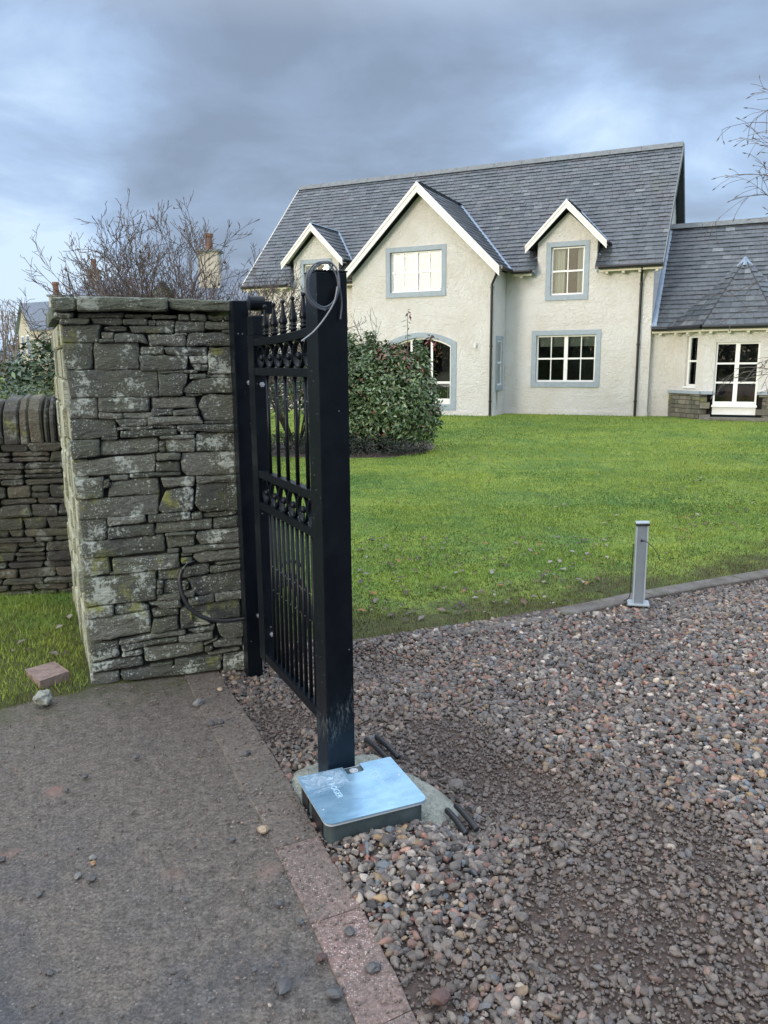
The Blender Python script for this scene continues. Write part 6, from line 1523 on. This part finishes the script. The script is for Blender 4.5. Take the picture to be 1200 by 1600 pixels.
def scatter(x0, x1, y0, y1, dens, seed, edge=.0):
    g = np.random.default_rng(seed); n = int((x1-x0)*(y1-y0)*dens); P = np.c_[g.uniform(x0, x1, n), g.uniform(y0, y1, n)]
    kx = np.interp(P[:, 1], [p[1] for p in KR], [p[0] for p in KR]); kx = np.where(P[:, 1] < .35, .60+(.35-P[:, 1])*.42, kx); ey = np.interp(P[:, 0], [p[0] for p in LAWN_EDGE], [p[1] for p in LAWN_EDGE])
    k = (P[:, 0] > kx+.004+edge) & (P[:, 1] < ey+.03-.14*np.clip((P[:, 0]-.9)/1.2, 0, 1)-edge) & ~inpoly(P, PADIN); return P[k]
def pebbles(name, sets, m, dirtcol=(.116, .094, .081), seed=1):
    pos_, rot, scl, idx, col = [], [], [], [], []; g = np.random.default_rng(seed)
    for P, r0, r1, sink, fine in sets:
        n = len(P); D = dirt(P); keep = g.random(n) < (1-.72*D**2.2 if not fine else .35+.65*D); P, D = P[keep], D[keep]; n = len(P)
        r = r0+(r1-r0)*g.random(n)**2.1; r = r*(1-.22*D)
        Z = np.array([grav_z(a, b) for a, b in P]); z = Z-.004+r*(.30-.45*D*sink)+g.random(n)*.006*(1-D)
        pos_.append(np.c_[P, z]); rot.append(np.c_[g.normal(0, .45, n), g.normal(0, .45, n), g.uniform(0, 6.28, n)])
        scl.append(np.c_[r*g.uniform(.95, 1.45, n), r*g.uniform(.75, 1.05, n), r*g.uniform(.5, .85, n)]); idx.append(g.integers(0, 6, n))
        c = PALG[g.choice(len(PALG), n, p=WG)]*g.uniform(.55, 1.25, (n, 1))*np.array([.98, .92, .865]); w_ = np.clip(D*1.05*g.uniform(.6, 1.2, n), 0, .95)[:, None]
        c = c*(1-w_)+np.array(dirtcol)*g.uniform(.75, 1.25, (n, 1))*w_; col.append(np.c_[c, np.ones(n)])
    pos_, rot, scl, idx, col = map(np.concatenate, (pos_, rot, scl, idx, col)); n = len(pos_)
    me = bpy.data.meshes.new(name); me.vertices.add(n); me.vertices.foreach_set('co', pos_.astype(np.float32).ravel())
    for nm, ty, key, arr in (('rot', 'FLOAT_VECTOR', 'vector', rot), ('scl', 'FLOAT_VECTOR', 'vector', scl), ('idx', 'INT', 'value', idx.astype(np.int32)), ('col', 'FLOAT_COLOR', 'color', col)):
        at_ = me.attributes.new(nm, ty, 'POINT'); at_.data.foreach_set(key, np.ascontiguousarray(arr).ravel() if ty == 'INT' else arr.astype(np.float32).ravel())
    o = link(name, me, None, m, kind='stuff'); ng = bpy.data.node_groups.new(name, 'GeometryNodeTree')
    ng.interface.new_socket('Geometry', in_out='INPUT', socket_type='NodeSocketGeometry'); ng.interface.new_socket('Geometry', in_out='OUTPUT', socket_type='NodeSocketGeometry')
    N = ng.nodes; Lk = ng.links.new; gi = N.new('NodeGroupInput'); go_ = N.new('NodeGroupOutput'); jn_ = N.new('GeometryNodeGeometryToInstance')
    for i in range(6):
        ic = N.new('GeometryNodeMeshIcoSphere'); ic.inputs['Radius'].default_value = 1; ic.inputs['Subdivisions'].default_value = 3 if i < 0 else 2
        sp = N.new('GeometryNodeSetPosition'); Lk(ic.outputs['Mesh'], sp.inputs['Geometry']); nz = N.new('ShaderNodeTexNoise'); nz.noise_dimensions = '4D'; nz.inputs['W'].default_value = i*3.7; nz.inputs['Scale'].default_value = .75; nz.inputs['Detail'].default_value = 1.5
        sb_ = N.new('ShaderNodeVectorMath'); sb_.operation = 'SUBTRACT'; Lk(nz.outputs['Color'], sb_.inputs[0]); sb_.inputs[1].default_value = (.5, .5, .5)
        ml_ = N.new('ShaderNodeVectorMath'); ml_.operation = 'SCALE'; Lk(sb_.outputs[0], ml_.inputs[0]); ml_.inputs['Scale'].default_value = 1.7; Lk(ml_.outputs[0], sp.inputs['Offset'])
        sm_ = N.new('GeometryNodeSetMaterial'); Lk(sp.outputs[0], sm_.inputs[0]); sm_.inputs['Material'].default_value = m
        sh = N.new('GeometryNodeSetShadeSmooth'); Lk(sm_.outputs[0], sh.inputs[0]); sh.inputs['Shade Smooth'].default_value = i % 2 == 0
        Lk(sh.outputs[0], jn_.inputs[0])
    def na(nm, ty): q = N.new('GeometryNodeInputNamedAttribute'); q.data_type = ty; q.inputs['Name'].default_value = nm; return [o_ for o_ in q.outputs if o_.enabled][0]
    ip = N.new('GeometryNodeInstanceOnPoints'); mp = N.new('GeometryNodeMeshToPoints'); Lk(gi.outputs[0], mp.inputs[0]); Lk(mp.outputs[0], ip.inputs['Points']); Lk(jn_.outputs[0], ip.inputs['Instance']); ip.inputs['Pick Instance'].default_value = True
    Lk(na('idx', 'INT'), ip.inputs['Instance Index']); Lk(na('rot', 'FLOAT_VECTOR'), ip.inputs['Rotation']); Lk(na('scl', 'FLOAT_VECTOR'), ip.inputs['Scale']); Lk(ip.outputs[0], go_.inputs[0])
    o.modifiers.new('scatter', 'NODES').node_group = ng; print(name, n); return o
pebbles('gravel', [(scatter(-1.0, 3.3, 1.1, 6.0, 4300, 1), .0065, .0190, .8, False), (scatter(-1.0, 2.4, 1.1, 5.2, 6500, 2), .003, .0075, .5, True), (scatter(3.3, 10, 1.0, 8.2, 1300, 3), .010, .022, .6, False), (scatter(.2, 5, -3, 1.1, 900, 4), .010, .022, .6, False)], M_pebble)
# grit strewn over the slab strip, tarmac and the foot of the pier
g = np.random.default_rng(77); n = 2600; y = g.uniform(1.3, 4.1, n); x = np.interp(y, [p[1] for p in KR], [p[0] for p in KR])-np.abs(g.normal(0, .28, n))
P = np.c_[x, y]; P = np.r_[P, np.c_[g.uniform(-2.2, -.3, 1500), g.uniform(1.3, 3.7, 1500)]]; u = (P-PO[:2]); k = ~((u@pn[:2] > -.01) & (u@pe[:2] < .85)) & (P[:, 1] < verge_line(P[:, 0])-.02+10*(P[:, 0] > -1.45)); P = P[k]
def grit(name, P, r0, r1, m):
    D_ = dirt; globals()['dirt'] = lambda Q: np.clip(.75+.3*vnoise(Q, 5, 3), 0, 1); gz = grav_z; globals()['grav_z'] = lambda a, b: .006
    o = pebbles(name, [(P, r0, r1, .3, True)], m, seed=5); globals()['dirt'] = D_; globals()['grav_z'] = gz; return o
grit('grit', P, .0016, .0065, M_pebble)

# ------------------------------------------------------------------ grass
def blades(name, P, z, h, w_, seed, brown=0.0, lean=.55):
    g = np.random.default_rng(seed); n = len(P); H_ = h*g.uniform(.45, 1.3, n); a = g.uniform(0, 6.28, n); b = g.uniform(0, 6.28, n); l = H_*lean*g.random(n)
    nA = vnoise(P, .75, 3); nB = vnoise(P, 4.0, 6); W_ = w_*g.uniform(.6, 1.3, n)
    base = np.c_[P, z]; s_ = np.c_[np.cos(a)*W_/2, np.sin(a)*W_/2, np.zeros(n)]; tip = base+np.c_[np.cos(b)*l, np.sin(b)*l, H_]
    V = np.stack([base-s_, base+s_, tip], 1).reshape(-1, 3); Fc = np.arange(3*n).reshape(n, 3)
    m = np.clip(.5+.8*nA+.6*nB, 0, 1)[:, None]; c = np.array([.092, .185, .038])*(1-m)+np.array([.245, .315, .046])*m; c = c*g.uniform(.6, 1.4, (n, 1))
    br = np.clip(brown, 0, 1) if np.ndim(brown) else np.full(n, brown); dead = (g.random(n) < .05+br*.95)[:, None]; c = np.where(dead, np.array([.085, .075, .030])*g.uniform(.5, 1.5, (n, 1)), c)
    return np_mesh(name, V, Fc, M_blade, col=np.c_[c, np.ones(n)], kind='stuff')
g = np.random.default_rng(3); PL = []
for y0, y1, dn in ((4.2, 5.2, 9000), (5.2, 6.5, 6500), (6.5, 8.5, 4200), (8.5, 11, 2300), (11, 14.5, 1300), (14.5, 18, 800), (18, 23, 480)):
    xa, xb = -.30*y1, .52*y1+.3; n = int((xb-xa)*(y1-y0)*dn); q = np.c_[g.uniform(xa, xb, n), g.uniform(y0, y1, n)]; PL.append(q)
PL = np.concatenate(PL); ey = np.interp(PL[:, 0], [p[0] for p in LAWN_EDGE], [p[1] for p in LAWN_EDGE]); e = PL[:, 1]-ey
k = (e > .015) & ~inpoly(PL, bed) & ((PL-HO[:2])@hn[:2] < -.05-1.1*((PL-HO[:2])@he[:2] < -2)-.9*((PL-HO[:2])@he[:2] > 2.4)) & (PL[:, 0] > -.23*PL[:, 1]-.3) & (PL[:, 0] < .51*PL[:, 1]+.2); PL, e = PL[k], e[k]
bare = np.clip(1.25-e/.8, 0, 1)*.75+np.clip(vnoise(PL, 1.7, 21)*1.6+.0, 0, 1)*np.clip(1-e/2.6, 0, 1)
k = np.random.default_rng(8).random(len(PL)) > bare*.55; PL, e, bare = PL[k], e[k], bare[k]
zz_ = np.array([lawn_z(a, b) for a, b in PL]); d_ = np.hypot(PL[:, 0], PL[:, 1]); blades('lawn_grass', PL, zz_, .014+.0010*d_, .0020+.00058*d_, 5, brown=bare)
print('blades', len(PL))
n = 46000; q = np.c_[g.uniform(-3.6, -1.35, n), g.uniform(2.4, 5.35, n)]; e = q[:, 1]-(3.654+(q[:, 0]+1.476)*.613); u = q-PO[:2]; inside = (u@pn[:2] > -.01) & (u@pe[:2] > -.02-.02)
sd_ = np.array([side_d.x, side_d.y]); nrm_ = np.array([-sd_[1], sd_[0]]); left = (u@nrm_) > .012
k = (e > .03+.05*vnoise(q, 6, 2)) & left; q, e = q[k], e[k]; zz_ = np.array([vz(a, b) for a, b in q]); blades('verge_grass', q, zz_-.002, .034*1.0, .0046, 6, brown=np.clip(.55-e*2.2, 0, .6), lean=.8)
# leaves dropped on the lawn
g = np.random.default_rng(14); cs = [((560, 960), (840, 970), 230, 1), ((560, 1150), (690, 880), 130, 1), ((1040, 1200), (690, 830), 170, .9), ((0, 138), (945, 1060), 12, 1)]; V, F_, Cc = [], [], []
for (xa, xb), (ya, yb), n, s_ in cs:
    for i in range(n):
        p = gnd(g.uniform(xa, xb), g.uniform(ya, yb), .03); x, y = p[0], p[1]
        if x > -1.3 and y < edge_y(x)+.05: continue
        z = (lawn_z(x, y) if x > -1.3 else vz(x, y))+.022; r = g.uniform(.016, .036)*s_; a = g.uniform(0, 6.28); q = len(V); ax = np.array([math.cos(a), math.sin(a), g.uniform(-.3, .3)]); bx_ = np.array([-math.sin(a), math.cos(a), g.uniform(-.3, .3)]); P0_ = np.array([x, y, z])
        V += [P0_-ax*r, P0_+bx_*r*.55+[0, 0, .008], P0_+ax*r, P0_-bx_*r*.55+[0, 0, .006]]; F_ += [(q, q+1, q+2), (q, q+2, q+3)]; c = np.array([(.10, .055, .03), (.15, .12, .105), (.05, .034, .026), (.24, .10, .03), (.24, .21, .18)][g.choice(5, p=[.3, .27, .25, .06, .12])]); Cc += [(*c, 1)]*2
np_mesh('fallen_leaves', np.array(V), np.array(F_), M_leafdull, col=np.array(Cc), kind='stuff')
